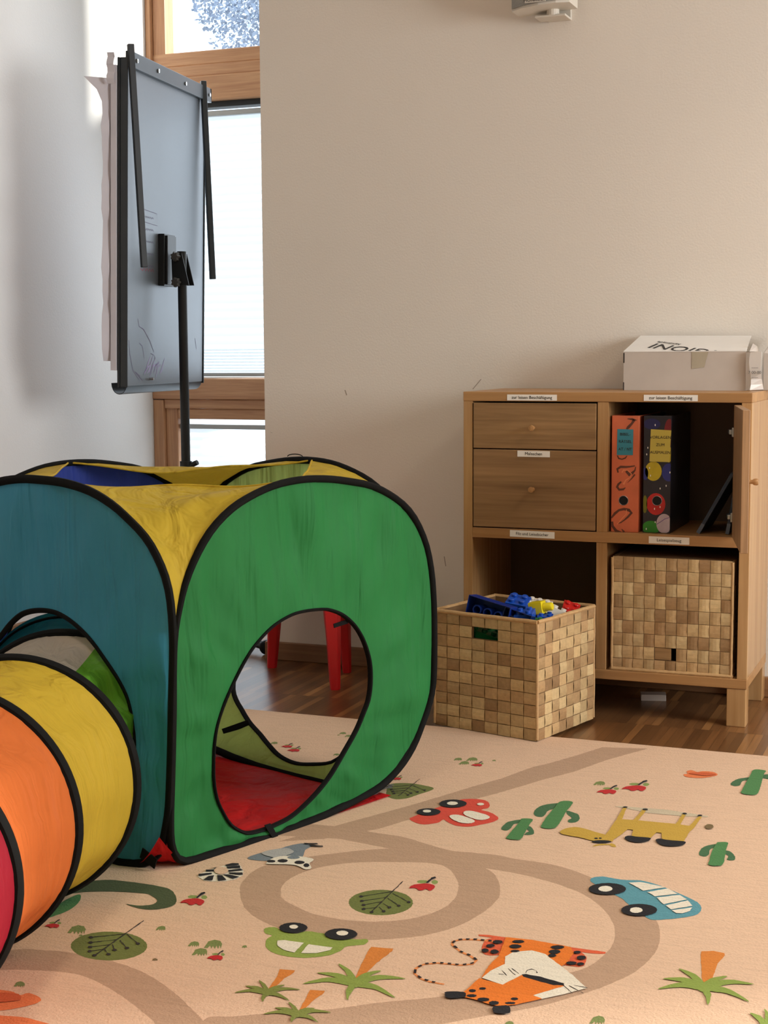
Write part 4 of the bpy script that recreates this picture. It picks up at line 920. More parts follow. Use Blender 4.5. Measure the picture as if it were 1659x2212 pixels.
# ------------------------------------------------------------------ rug
RUG=[
('road',1,1,'-12302,23857 -11838,23140 -11193,22626 -10463,22418 -9685,22399 -9030,22646 -8438,23064 -8043,23651 -7832,24393 -7779,25107 -7862,25527 -8087,26098 -8428,26556 -9302,27151 -10419,27052 -11019,26773 -11805,26107 -12291,25613 -12535,25015 -12483,24351'),
('base',2,1,'-11527,23966 -11707,24453 -11673,25042 -11399,25591 -10892,26035 -10145,26336 -9519,26499 -9111,26300 -8757,25751 -8602,25341 -8508,24832 -8570,24285 -8846,23758 -9327,23395 -9888,23241 -10542,23287 -11040,23528 -11376,23753'),
('road',1,1,'-13783,27664 -12255,27937 -11141,27836 -10606,27784 -10020,27540 -9451,27333 -8981,27361 -8508,27393 -8109,27311 -7420,27258 -6876,27046 -6453,26774 -5925,26374 -5360,25720 -4960,25167 -4750,24554 -4663,23887 -4694,23368 -4831,22751 -5098,22182 -5285,21874 -5793,21169 -6239,20726 -6563,20435 -7017,20014 -7575,19415 -9889,17993 -10352,18896 -10031,19118 -9611,19378 -8748,19876 -8132,20369 -7327,20903 -6650,21594 -6065,22151 -5730,22468 -5522,22837 -5398,23465 -5402,23985 -5496,24426 -5681,24918 -6018,25472 -6429,25906 -6982,26234 -7702,26492 -8387,26589 -8962,26679 -9941,26769 -10581,26999 -11551,27182 -11923,27197 -13444,26975'),
('road',1,0,'-8464,36011 -8797,35197 -9334,34069 -9586,33675 -9976,32535 -10395,31666 -10865,30617 -11164,29958 -11623,29047 -12861,26630 -12060,27115 -11252,28115 -9994,30868 -9736,31336 -9398,32036 -9060,32754 -8568,33631 -8093,34877 -7767,35532 -7377,36272'),
('road',1,1,'-15071,19685 -14714,19943 -14425,20177 -14033,20263 -13593,20326 -12753,20259 -11996,20019 -11313,19607 -10699,19135 -10272,18761 -9841,18319 -10645,18013 -10964,18499 -11315,18765 -11801,19082 -12368,19390 -12972,19611 -13559,19562 -14273,19330 -14633,19098'),
('olive',3,1,'-9144,24425 -9104,24253 -9111,24080 -9164,23921 -9256,23787 -9382,23688 -9531,23632 -9693,23623 -9854,23661 -10003,23745 -10127,23868 -10217,24021 -10264,24193 -10264,24370 -10216,24536 -10123,24678 -9992,24783 -9836,24842 -9667,24849 -9500,24805 -9350,24714 -9228,24583'),
('dark',4,0,'-9702,25373 -9673,23729 -9654,23726 -9682,25369'),
('dark',4,0,'-9690,24803 -10124,24377 -10113,24362 -9679,24788'),
('dark',4,1,'-10086,24382 -10082,24345 -10099,24323 -10127,24328 -10151,24357 -10155,24394 -10138,24416 -10109,24411'),
('dark',4,0,'-9681,24489 -10024,24174 -10013,24159 -9671,24475'),
('dark',4,1,'-9987,24178 -9983,24142 -10000,24121 -10028,24125 -10050,24154 -10054,24190 -10037,24212 -10009,24207'),
('dark',4,0,'-9676,24269 -9921,24001 -9910,23988 -9664,24255'),
('dark',4,1,'-9884,24006 -9880,23971 -9897,23949 -9925,23954 -9947,23982 -9951,24018 -9934,24040 -9906,24035'),
('dark',4,0,'-9653,23972 -9847,23822 -9837,23807 -9643,23958'),
('dark',4,1,'-9810,23826 -9807,23791 -9824,23770 -9851,23775 -9873,23803 -9877,23838 -9860,23859 -9833,23855'),
('dark',4,0,'-9651,24711 -9217,24400 -9211,24415 -9645,24726'),
('dark',4,1,'-9182,24420 -9179,24383 -9197,24361 -9224,24366 -9246,24396 -9249,24432 -9231,24454 -9204,24449'),
('dark',4,0,'-9637,24447 -9321,24170 -9313,24183 -9629,24461'),
('dark',4,1,'-9285,24188 -9282,24153 -9300,24131 -9327,24136 -9349,24164 -9352,24200 -9335,24222 -9307,24217'),
('dark',4,0,'-9629,24184 -9444,24036 -9437,24050 -9622,24198'),
('dark',4,1,'-9409,24055 -9406,24020 -9423,23998 -9450,24003 -9472,24031 -9475,24067 -9458,24089 -9430,24084'),
('dark',4,0,'-9630,23984 -9474,23829 -9465,23841 -9622,23997'),
('dark',4,1,'-9438,23847 -9435,23812 -9452,23791 -9479,23795 -9501,23823 -9504,23858 -9487,23880 -9460,23875'),
('dark',4,0,'-9670,23805 -9660,23724 -9645,23724 -9656,23805'),
('dark',4,1,'-9621,23735 -9618,23701 -9635,23679 -9662,23684 -9684,23712 -9687,23747 -9670,23768 -9643,23763'),
('olive',3,1,'-12568,21011 -12504,20852 -12494,20691 -12536,20539 -12628,20407 -12762,20307 -12927,20245 -13111,20225 -13300,20250 -13479,20318 -13635,20425 -13755,20562 -13827,20720 -13846,20885 -13809,21044 -13717,21183 -13579,21290 -13406,21355 -13213,21373 -13017,21343 -12834,21267 -12681,21153'),
('dark',4,0,'-13206,21964 -13172,20356 -13151,20351 -13183,21958'),
('dark',4,0,'-13208,21320 -13643,20999 -13630,20984 -13195,21305'),
('dark',4,1,'-13601,21005 -13592,20970 -13609,20947 -13641,20951 -13672,20978 -13681,21013 -13664,21035 -13631,21032'),
('dark',4,0,'-13178,21073 -13528,20802 -13515,20788 -13165,21059'),
('dark',4,1,'-13487,20808 -13477,20774 -13494,20752 -13527,20755 -13556,20782 -13566,20816 -13549,20838 -13516,20835'),
('dark',4,0,'-13168,20846 -13431,20633 -13417,20620 -13155,20833'),
('dark',4,1,'-13389,20640 -13380,20606 -13397,20584 -13429,20587 -13459,20613 -13468,20647 -13451,20669 -13419,20666'),
('dark',4,0,'-13157,20646 -13340,20480 -13326,20467 -13143,20633'),
('dark',4,1,'-13299,20486 -13290,20453 -13306,20432 -13338,20435 -13367,20460 -13376,20494 -13360,20516 -13328,20512'),
('dark',4,0,'-13158,21324 -12759,21025 -12751,21037 -13150,21337'),
('dark',4,1,'-12720,21044 -12712,21010 -12729,20988 -12761,20991 -12790,21018 -12798,21053 -12781,21075 -12749,21071'),
('dark',4,0,'-13118,21044 -12835,20800 -12826,20811 -13108,21055'),
('dark',4,1,'-12796,20819 -12788,20785 -12805,20763 -12836,20766 -12865,20793 -12873,20827 -12856,20849 -12824,20845'),
('dark',4,0,'-13142,20845 -12984,20656 -12971,20664 -13129,20853'),
('dark',4,1,'-12943,20673 -12935,20639 -12951,20618 -12983,20621 -13012,20647 -13020,20681 -13003,20703 -12971,20699'),
('dark',4,0,'-13144,20616 -12982,20470 -12972,20480 -13133,20627'),
('dark',4,1,'-12943,20488 -12935,20454 -12951,20433 -12983,20436 -13011,20462 -13020,20495 -13003,20517 -12971,20513'),
('dark',4,0,'-13174,20413 -13175,20354 -13158,20350 -13157,20409'),
('dark',4,1,'-13132,20364 -13124,20331 -13140,20310 -13172,20313 -13201,20339 -13209,20372 -13193,20393 -13161,20390'),
('olive',3,1,'-12092,30651 -12222,31091 -12096,31318 -11761,31412 -11398,31348 -11187,31230 -11190,31005 -11336,30644 -11462,30315 -11648,30152 -11852,30216 -11993,30400'),
('dark',4,0,'-11728,31804 -11711,30369 -11694,30363 -11711,31797'),
('dark',4,0,'-11717,31290 -12111,30985 -12101,30968 -11707,31272'),
('dark',4,1,'-12078,30987 -12072,30948 -12086,30925 -12112,30933 -12134,30966 -12140,31006 -12126,31028 -12100,31020'),
('dark',4,0,'-11710,31046 -12029,30810 -12019,30793 -11701,31028'),
('dark',4,1,'-11996,30812 -11990,30773 -12004,30751 -12030,30758 -12052,30791 -12058,30830 -12044,30853 -12018,30845'),
('dark',4,0,'-11695,30857 -11945,30667 -11936,30650 -11686,30839'),
('dark',4,1,'-11912,30669 -11907,30630 -11921,30608 -11946,30616 -11968,30648 -11974,30687 -11960,30709 -11934,30702'),
('dark',4,0,'-11692,30665 -11865,30534 -11856,30517 -11683,30648'),
('dark',4,1,'-11833,30536 -11827,30497 -11841,30475 -11867,30483 -11889,30515 -11894,30553 -11880,30575 -11855,30568'),
('dark',4,0,'-11685,31233 -11311,30981 -11308,30998 -11682,31251'),
('dark',4,1,'-11282,31000 -11277,30961 -11291,30939 -11316,30946 -11338,30979 -11343,31018 -11328,31041 -11303,31033'),
('dark',4,0,'-11679,30991 -11412,30800 -11409,30816 -11676,31007'),
('dark',4,1,'-11382,30818 -11377,30779 -11392,30757 -11417,30765 -11438,30797 -11443,30836 -11429,30858 -11404,30851'),
('dark',4,0,'-11677,30798 -11515,30666 -11511,30681 -11672,30814'),
('dark',4,1,'-11486,30684 -11480,30645 -11495,30623 -11520,30631 -11541,30663 -11546,30702 -11532,30724 -11507,30717'),
('dark',4,0,'-11666,30659 -11530,30519 -11524,30533 -11661,30673'),
('dark',4,1,'-11500,30536 -11494,30498 -11509,30476 -11534,30483 -11555,30515 -11560,30554 -11546,30576 -11521,30568'),
('red',4,1,'-13010,22927 -13022,23069 -12954,23160 -12840,23222 -12729,23206 -12657,23156 -12618,23056 -12619,22949 -12664,22951 -12728,22988 -12757,22909 -12827,22901 -12886,22955 -12959,22954'),
('leafgreen',3,1,'-12872,23327 -12866,23278 -12896,23236 -12951,23215 -13009,23225 -13049,23260 -13055,23308 -13025,23351 -12970,23372 -12912,23362'),
('leafgreen',3,1,'-12710,23368 -12693,23315 -12702,23275 -12734,23263 -12776,23284 -12813,23329 -12830,23383 -12821,23423 -12789,23435 -12746,23414'),
('black',5,0,'-12862,23221 -12825,23220 -12840,23386 -12809,23507 -12861,23547 -12893,23484 -12877,23344'),
('red',4,1,'-9453,25061 -9445,25225 -9361,25329 -9233,25399 -9118,25378 -9050,25318 -9024,25201 -9040,25078 -9087,25081 -9149,25125 -9191,25033 -9265,25027 -9319,25090 -9395,25091'),
('leafgreen',3,1,'-9251,25521 -9252,25465 -9289,25417 -9350,25394 -9410,25406 -9446,25448 -9446,25504 -9408,25553 -9347,25576 -9287,25564'),
('leafgreen',3,1,'-9074,25566 -9065,25504 -9080,25457 -9115,25444 -9157,25469 -9188,25523 -9198,25586 -9183,25633 -9147,25646 -9106,25620'),
('black',5,0,'-9256,25399 -9216,25396 -9209,25589 -9159,25730 -9207,25778 -9250,25704 -9254,25542'),
('red',4,1,'-11380,20884 -11386,20970 -11344,21025 -11275,21063 -11208,21053 -11166,21023 -11143,20962 -11144,20897 -11171,20899 -11210,20921 -11228,20873 -11270,20868 -11305,20901 -11349,20901'),
('leafgreen',3,1,'-11294,21126 -11291,21097 -11309,21072 -11342,21059 -11377,21065 -11400,21086 -11404,21115 -11385,21141 -11352,21153 -11317,21148'),
('leafgreen',3,1,'-11196,21152 -11186,21119 -11192,21095 -11211,21088 -11237,21100 -11258,21128 -11268,21160 -11262,21185 -11243,21192 -11218,21179'),
('black',5,0,'-11289,21063 -11266,21062 -11274,21162 -11255,21235 -11285,21259 -11305,21221 -11297,21137'),
('red',4,1,'-14638,21121 -14652,21200 -14616,21252 -14550,21288 -14482,21280 -14437,21252 -14409,21196 -14404,21136 -14431,21137 -14471,21157 -14485,21112 -14527,21107 -14565,21137 -14609,21136'),
('leafgreen',3,1,'-14574,21347 -14568,21320 -14584,21296 -14616,21284 -14652,21288 -14677,21308 -14683,21335 -14667,21359 -14635,21371 -14600,21366'),
('leafgreen',3,1,'-14479,21372 -14466,21342 -14470,21319 -14488,21312 -14515,21323 -14539,21349 -14551,21379 -14548,21401 -14529,21408 -14503,21397'),
('black',5,0,'-14563,21288 -14541,21287 -14558,21380 -14545,21449 -14577,21470 -14594,21435 -14578,21357'),
('red',4,1,'-10976,33274 -10968,33368 -10920,33427 -10847,33466 -10783,33453 -10747,33419 -10734,33352 -10745,33281 -10771,33283 -10804,33309 -10830,33257 -10871,33253 -10900,33290 -10943,33291'),
('leafgreen',3,1,'-10855,33535 -10856,33504 -10878,33476 -10912,33464 -10945,33471 -10965,33495 -10963,33526 -10942,33554 -10908,33566 -10874,33559'),
('leafgreen',3,1,'-10756,33560 -10752,33525 -10761,33498 -10781,33491 -10803,33505 -10820,33536 -10825,33571 -10815,33598 -10795,33605 -10773,33591'),
('black',5,0,'-10860,33466 -10838,33464 -10831,33573 -10800,33652 -10826,33679 -10851,33638 -10856,33547'),
('red',4,1,'-12334,31548 -12331,31630 -12289,31681 -12225,31716 -12167,31705 -12132,31675 -12118,31617 -12125,31555 -12149,31557 -12180,31579 -12201,31533 -12238,31530 -12266,31562 -12305,31563'),
('leafgreen',3,1,'-12235,31776 -12235,31749 -12254,31725 -12284,31713 -12314,31719 -12333,31740 -12333,31768 -12314,31792 -12284,31803 -12254,31797'),
('leafgreen',3,1,'-12147,31798 -12141,31768 -12149,31745 -12166,31738 -12187,31751 -12204,31777 -12209,31808 -12202,31831 -12184,31838 -12163,31825'),
('black',5,0,'-12237,31716 -12217,31715 -12215,31810 -12191,31879 -12215,31902 -12236,31866 -12237,31787'),
('red',4,1,'-7670,32159 -7647,32317 -7562,32416 -7441,32481 -7341,32458 -7287,32400 -7275,32286 -7301,32167 -7343,32172 -7393,32215 -7440,32128 -7506,32122 -7548,32185 -7616,32187'),
('leafgreen',3,1,'-7446,32599 -7452,32545 -7490,32499 -7546,32478 -7598,32491 -7626,32532 -7620,32586 -7582,32632 -7526,32653 -7474,32640'),
('leafgreen',3,1,'-7285,32638 -7282,32579 -7300,32534 -7333,32522 -7367,32547 -7390,32599 -7393,32659 -7374,32704 -7342,32716 -7308,32691'),
('black',5,0,'-7462,32481 -7427,32478 -7402,32663 -7344,32797 -7382,32843 -7427,32774 -7446,32618'),
('red',4,1,'-7206,32603 -7174,32802 -7067,32926 -6916,33007 -6792,32978 -6726,32904 -6714,32762 -6749,32613 -6800,32618 -6861,32673 -6921,32563 -7003,32557 -7054,32636 -7138,32638'),
('leafgreen',3,1,'-6919,33155 -6927,33087 -6976,33029 -7045,33003 -7110,33019 -7144,33071 -7136,33139 -7087,33197 -7017,33223 -6953,33207'),
('leafgreen',3,1,'-6718,33204 -6716,33129 -6740,33073 -6780,33058 -6822,33090 -6850,33156 -6852,33231 -6828,33287 -6787,33303 -6745,33271'),
('black',5,0,'-6941,33007 -6898,33003 -6863,33236 -6788,33405 -6834,33463 -6893,33376 -6919,33180'),
('red',4,1,'-15920,33251 -15922,33342 -15877,33399 -15805,33438 -15737,33427 -15695,33394 -15674,33330 -15677,33261 -15705,33263 -15743,33287 -15764,33236 -15807,33232 -15842,33267 -15887,33268'),
('leafgreen',3,1,'-15821,33505 -15819,33474 -15839,33447 -15873,33435 -15909,33441 -15932,33464 -15934,33495 -15914,33522 -15880,33534 -15844,33528'),
('leafgreen',3,1,'-15720,33530 -15712,33496 -15719,33471 -15739,33463 -15764,33477 -15785,33506 -15794,33540 -15787,33566 -15767,33573 -15741,33559'),
('black',5,0,'-15819,33438 -15796,33437 -15800,33542 -15777,33619 -15807,33644 -15829,33604 -15824,33516'),
('red',4,1,'-15632,32968 -15635,33074 -15582,33141 -15499,33186 -15419,33173 -15371,33135 -15346,33059 -15351,32980 -15383,32982 -15428,33010 -15452,32951 -15502,32946 -15542,32987 -15594,32987'),
('leafgreen',3,1,'-15517,33264 -15515,33228 -15538,33197 -15578,33182 -15619,33190 -15646,33216 -15648,33252 -15625,33283 -15585,33298 -15544,33291'),
('leafgreen',3,1,'-15400,33293 -15390,33253 -15398,33224 -15421,33215 -15451,33231 -15475,33265 -15485,33305 -15476,33335 -15453,33343 -15424,33327'),
('black',5,0,'-15514,33186 -15488,33184 -15492,33307 -15465,33397 -15500,33427 -15526,33380 -15520,33277'),
('tuft',3,0,'-11657,21277 -11712,21541 -11647,21648 -11536,21635 -11447,21532 -11367,21347 -11458,21460 -11410,21317 -11498,21432 -11455,21286 -11543,21401 -11518,21276 -11598,21394 -11593,21288'),
('tuft',3,0,'-11934,21238 -11970,21403 -11930,21469 -11860,21461 -11804,21397 -11752,21282 -11810,21353 -11779,21263 -11835,21335 -11807,21244 -11863,21315 -11847,21237 -11898,21311 -11894,21245'),
('tuft',3,0,'-11695,20937 -11743,21158 -11689,21247 -11595,21237 -11520,21151 -11451,20995 -11529,21091 -11487,20971 -11562,21066 -11525,20945 -11600,21041 -11578,20936 -11647,21035 -11642,20946'),
('tuft',3,0,'-14129,21021 -14209,21283 -14149,21391 -14030,21379 -13928,21277 -13828,21093 -13933,21206 -13871,21063 -13973,21176 -13917,21032 -14019,21145 -13983,21021 -14077,21137 -14063,21032'),
('tuft',3,0,'-12788,21663 -12824,21811 -12789,21871 -12725,21864 -12673,21806 -12623,21702 -12677,21766 -12647,21686 -12700,21750 -12673,21669 -12726,21733 -12709,21663 -12757,21729 -12752,21669'),
('tuft',3,0,'-11068,21497 -11083,21576 -11063,21608 -11030,21604 -11005,21573 -10982,21517 -11008,21552 -10995,21508 -11020,21543 -11008,21499 -11034,21534 -11027,21496 -11050,21532 -11049,21500'),
('tuft',3,0,'-13867,20963 -13885,21022 -13871,21046 -13845,21043 -13822,21020 -13800,20979 -13824,21004 -13810,20973 -13833,20998 -13820,20966 -13843,20991 -13835,20963 -13856,20989 -13853,20966'),
('tuft',3,0,'-11518,33576 -11528,33769 -11476,33845 -11405,33834 -11357,33758 -11322,33621 -11371,33706 -11353,33600 -11399,33686 -11385,33579 -11432,33664 -11428,33572 -11469,33660 -11476,33583'),
('tuft',3,0,'-11226,33646 -11237,33901 -11168,34001 -11075,33986 -11012,33885 -10968,33705 -11031,33816 -11009,33677 -11069,33790 -11052,33649 -11112,33762 -11107,33641 -11160,33756 -11170,33654'),
('tuft',3,0,'-11291,33285 -11302,33517 -11239,33609 -11154,33595 -11097,33503 -11056,33339 -11113,33440 -11093,33314 -11148,33416 -11132,33288 -11187,33391 -11183,33281 -11231,33386 -11240,33293'),
('tuft',3,0,'-10635,33835 -10638,33927 -10613,33963 -10580,33957 -10558,33921 -10543,33856 -10565,33896 -10558,33846 -10579,33887 -10573,33836 -10594,33876 -10593,33833 -10611,33874 -10616,33838'),
('tuft',3,0,'-7893,32713 -7886,32969 -7812,33070 -7725,33053 -7673,32951 -7644,32769 -7695,32882 -7684,32742 -7733,32856 -7727,32714 -7777,32828 -7781,32706 -7823,32823 -7839,32720'),
('tuft',3,0,'-16316,33434 -16343,33597 -16302,33662 -16236,33653 -16185,33589 -16140,33474 -16192,33545 -16166,33456 -16217,33528 -16194,33438 -16245,33509 -16232,33432 -16278,33505 -16277,33440'),
('tuft',3,0,'-15085,34920 -15106,35090 -15062,35157 -14996,35148 -14947,35081 -14906,34961 -14957,35035 -14934,34942 -14982,35017 -14963,34923 -15011,34998 -15002,34917 -15045,34994 -15047,34926'),
('tuft',3,0,'-14841,34710 -14861,34879 -14818,34946 -14752,34936 -14703,34870 -14664,34750 -14713,34824 -14691,34732 -14738,34806 -14720,34713 -14767,34787 -14758,34707 -14801,34783 -14803,34716'),
('tuft',3,0,'-15081,34789 -15089,34853 -15072,34878 -15048,34874 -15029,34849 -15014,34805 -15033,34832 -15024,34798 -15042,34826 -15035,34791 -15053,34818 -15049,34788 -15066,34817 -15066,34792'),
('tuft',3,0,'-14414,32984 -14432,33125 -14395,33180 -14340,33173 -14299,33118 -14265,33018 -14307,33080 -14288,33003 -14328,33065 -14312,32987 -14352,33049 -14344,32982 -14380,33046 -14382,32989'),
('tuft',3,0,'-5034,20767 -5028,20983 -4966,21068 -4892,21055 -4848,20969 -4824,20817 -4867,20911 -4858,20794 -4899,20889 -4894,20770 -4936,20865 -4939,20763 -4975,20860 -4989,20774'),
('tuft',3,0,'-13683,18867 -13731,19009 -13700,19067 -13634,19061 -13575,19007 -13516,18907 -13577,18968 -13540,18891 -13599,18952 -13565,18874 -13624,18935 -13601,18868 -13656,18931 -13646,18873'),
('tuft',3,0,'-6174,20257 -6177,20381 -6142,20430 -6098,20423 -6069,20374 -6050,20286 -6079,20341 -6069,20273 -6097,20328 -6090,20259 -6118,20314 -6117,20255 -6141,20311 -6147,20261'),
('brown',3,0,'-12185,20503 -12204,20579 -12185,20610 -12153,20606 -12125,20577 -12099,20523 -12128,20556 -12112,20515 -12139,20548 -12125,20506 -12152,20539 -12144,20503 -12169,20537 -12166,20506'),
('lime',3,1,'-11040,22279 -11072,22411 -10938,22494 -10733,22395 -10500,22364 -10355,22522 -10112,22534 -9821,22503 -9449,22488 -9284,22565 -9212,22462 -9231,22325 -9396,22217 -9480,22132 -9501,21900 -9637,21665 -9940,21477 -10249,21433 -10528,21512 -10725,21699 -10838,21963 -10829,22138 -10964,22189'),
('black',5,1,'-10394,22635 -10376,22572 -10377,22507 -10398,22447 -10437,22394 -10490,22355 -10553,22331 -10622,22325 -10690,22336 -10753,22366 -10805,22410 -10843,22466 -10862,22529 -10861,22594 -10841,22656 -10802,22709 -10749,22750 -10684,22774 -10614,22780 -10545,22767 -10482,22737 -10430,22692'),
('white',6,1,'-10559,22613 -10550,22575 -10556,22539 -10576,22513 -10607,22501 -10642,22506 -10675,22527 -10698,22560 -10708,22599 -10702,22635 -10682,22661 -10650,22673 -10615,22667 -10582,22646'),
('black',5,1,'-9490,22675 -9474,22606 -9479,22535 -9506,22468 -9552,22411 -9614,22366 -9686,22339 -9763,22331 -9839,22343 -9908,22373 -9964,22421 -10002,22481 -10020,22550 -10016,22621 -9990,22689 -9944,22748 -9881,22794 -9808,22821 -9729,22829 -9652,22817 -9583,22784 -9528,22736'),
('white',6,1,'-9650,22654 -9640,22606 -9651,22561 -9680,22528 -9721,22512 -9766,22518 -9807,22543 -9835,22584 -9844,22631 -9834,22677 -9805,22710 -9764,22726 -9718,22720 -9677,22694'),
('white',4,0,'-10637,21962 -10525,22019 -10179,22035 -10161,21599 -10378,21643 -10544,21768'),
('white',4,0,'-10088,22001 -9655,22014 -9652,21903 -9806,21711 -10049,21619'),
('trunk',3,0,'-9080,22284 -8718,22345 -8693,22242 -8747,21712 -8770,20926 -8836,20982 -8974,21626 -9079,22209'),
('palm',4,1,'-8817,20935 -9241,20893 -9523,20533 -9172,20735 -8734,20739'),
('palm',4,1,'-8804,20936 -9169,21097 -9480,20992 -9125,20933 -8747,20738'),
('palm',4,1,'-8769,20911 -9007,21253 -9305,21444 -9030,21126 -8782,20763'),
('palm',4,1,'-8721,20755 -8675,21122 -8567,21427 -8770,21254 -8830,20919'),
('palm',4,1,'-8731,20741 -8457,21105 -8089,21279 -8529,21263 -8820,20934'),
('palm',4,1,'-8751,20739 -8378,20727 -7991,20559 -8408,20884 -8800,20935'),
('palm',4,1,'-8830,20860 -8793,20554 -8640,20236 -8693,20523 -8722,20813'),
('palm',4,1,'-8684,20871 -8664,20772 -8686,20699 -8742,20678 -8810,20717 -8867,20802 -8888,20901 -8867,20976 -8810,20998 -8740,20957'),
('trunk',3,0,'-10100,20931 -9856,20974 -9833,20893 -9880,20621 -9872,20124 -9934,20133 -10018,20637 -10078,20855'),
('palm2',4,1,'-9925,20103 -10189,20079 -10357,19862 -10136,19973 -9861,19972'),
('palm2',4,1,'-9915,20104 -10139,20199 -10324,20137 -10105,20090 -9871,19971'),
('palm2',4,1,'-9886,20082 -10029,20286 -10212,20407 -10049,20209 -9900,19992'),
('palm2',4,1,'-9852,19982 -9826,20205 -9762,20390 -9897,20294 -9934,20093'),
('palm2',4,1,'-9858,19973 -9696,20204 -9468,20322 -9752,20309 -9928,20102'),
('palm2',4,1,'-9873,19972 -9669,19970 -9453,19896 -9696,20076 -9913,20103'),
('palm2',4,1,'-9933,20059 -9914,19900 -9820,19725 -9840,19871 -9853,20016'),
('palm2',4,1,'-9830,20061 -9812,19995 -9825,19945 -9864,19930 -9914,19956 -9956,20013 -9975,20080 -9962,20131 -9922,20146 -9872,20119'),
('trunk',3,0,'-9324,20377 -9097,20437 -9077,20360 -9122,20054 -9117,19588 -9171,19616 -9253,20036 -9306,20306'),
('palm2',4,1,'-9183,19581 -9445,19554 -9616,19338 -9394,19446 -9120,19447'),
('palm2',4,1,'-9173,19582 -9380,19664 -9553,19595 -9348,19553 -9130,19446'),
('palm2',4,1,'-9144,19562 -9275,19747 -9445,19849 -9296,19666 -9158,19466'),
('palm2',4,1,'-9113,19454 -9061,19643 -8978,19795 -9127,19740 -9190,19575'),
('palm2',4,1,'-9119,19448 -8937,19653 -8698,19747 -8989,19761 -9184,19581'),
('palm2',4,1,'-9133,19447 -8938,19442 -8735,19372 -8962,19550 -9170,19581'),
('palm2',4,1,'-9194,19543 -9191,19399 -9114,19228 -9114,19357 -9109,19485'),
('palm2',4,1,'-9085,19539 -9069,19471 -9084,19420 -9125,19404 -9176,19431 -9218,19489 -9235,19557 -9220,19609 -9178,19625 -9127,19598'),
('trunk',3,0,'-3966,24018 -3794,24098 -3603,24081 -3583,23986 -3636,23620 -3617,22734 -3713,22665 -3836,23263 -3938,23794'),
('palm',4,1,'-3711,22718 -4058,22655 -4337,22284 -4021,22478 -3669,22497'),
('palm',4,1,'-3700,22720 -4026,22859 -4340,22695 -4011,22675 -3680,22496'),
('palm',4,1,'-3680,22707 -3899,23049 -4181,23167 -3925,22880 -3700,22508'),
('palm',4,1,'-3655,22514 -3552,22855 -3417,23146 -3616,23007 -3726,22702'),
('palm',4,1,'-3669,22498 -3344,22844 -2977,22990 -3377,23024 -3711,22718'),
('palm',4,1,'-3686,22497 -3312,22496 -2957,22307 -3311,22674 -3694,22719'),
('palm',4,1,'-3727,22564 -3612,22280 -3517,21988 -3536,22353 -3653,22651'),
('palm',4,1,'-3595,22643 -3596,22532 -3632,22450 -3691,22428 -3749,22474 -3785,22571 -3785,22683 -3749,22767 -3689,22789 -3631,22742'),
('palm',4,1,'-2625,21692 -2737,21881 -2898,21927 -2769,21740 -2652,21524'),
('palm',4,1,'-2583,21638 -2603,21915 -2710,22152 -2670,21875 -2648,21595'),
('redorange',3,0,'-7589,23408 -7414,23458 -7003,23458 -6979,23374 -7322,23353 -7558,23357'),
('redorange',3,0,'-6060,23428 -5418,23439 -5406,23363 -5581,23304 -5856,23289'),
('orange',4,0,'-6970,22647 -7114,23443 -6676,23484 -6002,23420 -5889,23202 -5888,22768 -5945,22570 -6200,22299 -6873,21975 -6912,22099'),
('redorange',3,1,'-7399,23234 -7114,23443 -6996,22821 -7063,22670 -7224,22639 -7334,22804'),
('redorange',3,1,'-6022,23390 -5839,23332 -5673,23138 -5625,22925 -5642,22719 -5893,22681 -5988,22730'),
('orange',4,0,'-7114,23443 -6996,22637 -7026,22196 -6989,21691 -6774,22012 -6898,22969'),
('white',5,0,'-6976,21710 -6942,22018 -6801,22352 -6889,22641 -6813,22875 -6549,23041 -6304,22972 -6058,22704 -5915,22560 -5690,22320 -5355,21924 -5648,21553 -5898,21298 -6065,21350 -6079,21868 -6426,22041 -6534,21763 -6598,21572'),
('orange',6,0,'-7014,21675 -6598,21572 -6534,21763 -6426,22041 -5704,21864 -6054,21367 -5894,21300 -6191,20973 -6404,20812 -6565,20825 -6804,20910 -7025,20934 -7081,21054'),
('black',7,0,'-6435,22051 -6372,22089 -6135,22069 -5730,21960 -5702,21885 -5857,21839 -6141,21898 -6380,21976'),
('dark',7,0,'-6381,22138 -6389,22236 -6342,22298 -6271,22274 -6225,22184 -6211,22193 -6261,22288 -6347,22315 -6404,22241 -6397,22137'),
('dark',7,0,'-6773,22079 -6642,21922 -6634,21930 -6765,22087'),
('dark',7,0,'-6701,22190 -6528,21999 -6521,22008 -6694,22198'),
('dark',7,0,'-6660,22219 -6487,22063 -6480,22072 -6653,22228'),
('dark',7,0,'-6779,21935 -6700,21945 -6701,21956 -6781,21947'),
('dark',7,0,'-5731,21897 -5521,21650 -5514,21658 -5724,21905'),
('dark',7,0,'-5638,21898 -5365,21708 -5360,21717 -5632,21908'),
('dark',7,0,'-5565,21931 -5346,21922 -5345,21933 -5564,21942'),
('black',7,1,'-6770,23349 -6780,23301 -6829,23259 -6894,23243 -6945,23260 -6957,23302 -6926,23350 -6865,23381 -6803,23381'),
('black',7,1,'-6758,23134 -6765,23074 -6811,23026 -6877,23012 -6930,23038 -6947,23094 -6919,23152 -6859,23185 -6796,23178'),
('black',7,1,'-6729,22937 -6736,22901 -6770,22870 -6816,22859 -6853,22872 -6862,22904 -6841,22939 -6797,22962 -6753,22961'),
('black',7,1,'-6091,23349 -6102,23292 -6156,23243 -6227,23226 -6283,23248 -6297,23299 -6262,23355 -6195,23391 -6127,23388'),
('black',7,1,'-6099,23145 -6105,23081 -6149,23032 -6212,23020 -6264,23050 -6280,23110 -6253,23170 -6196,23203 -6134,23193'),
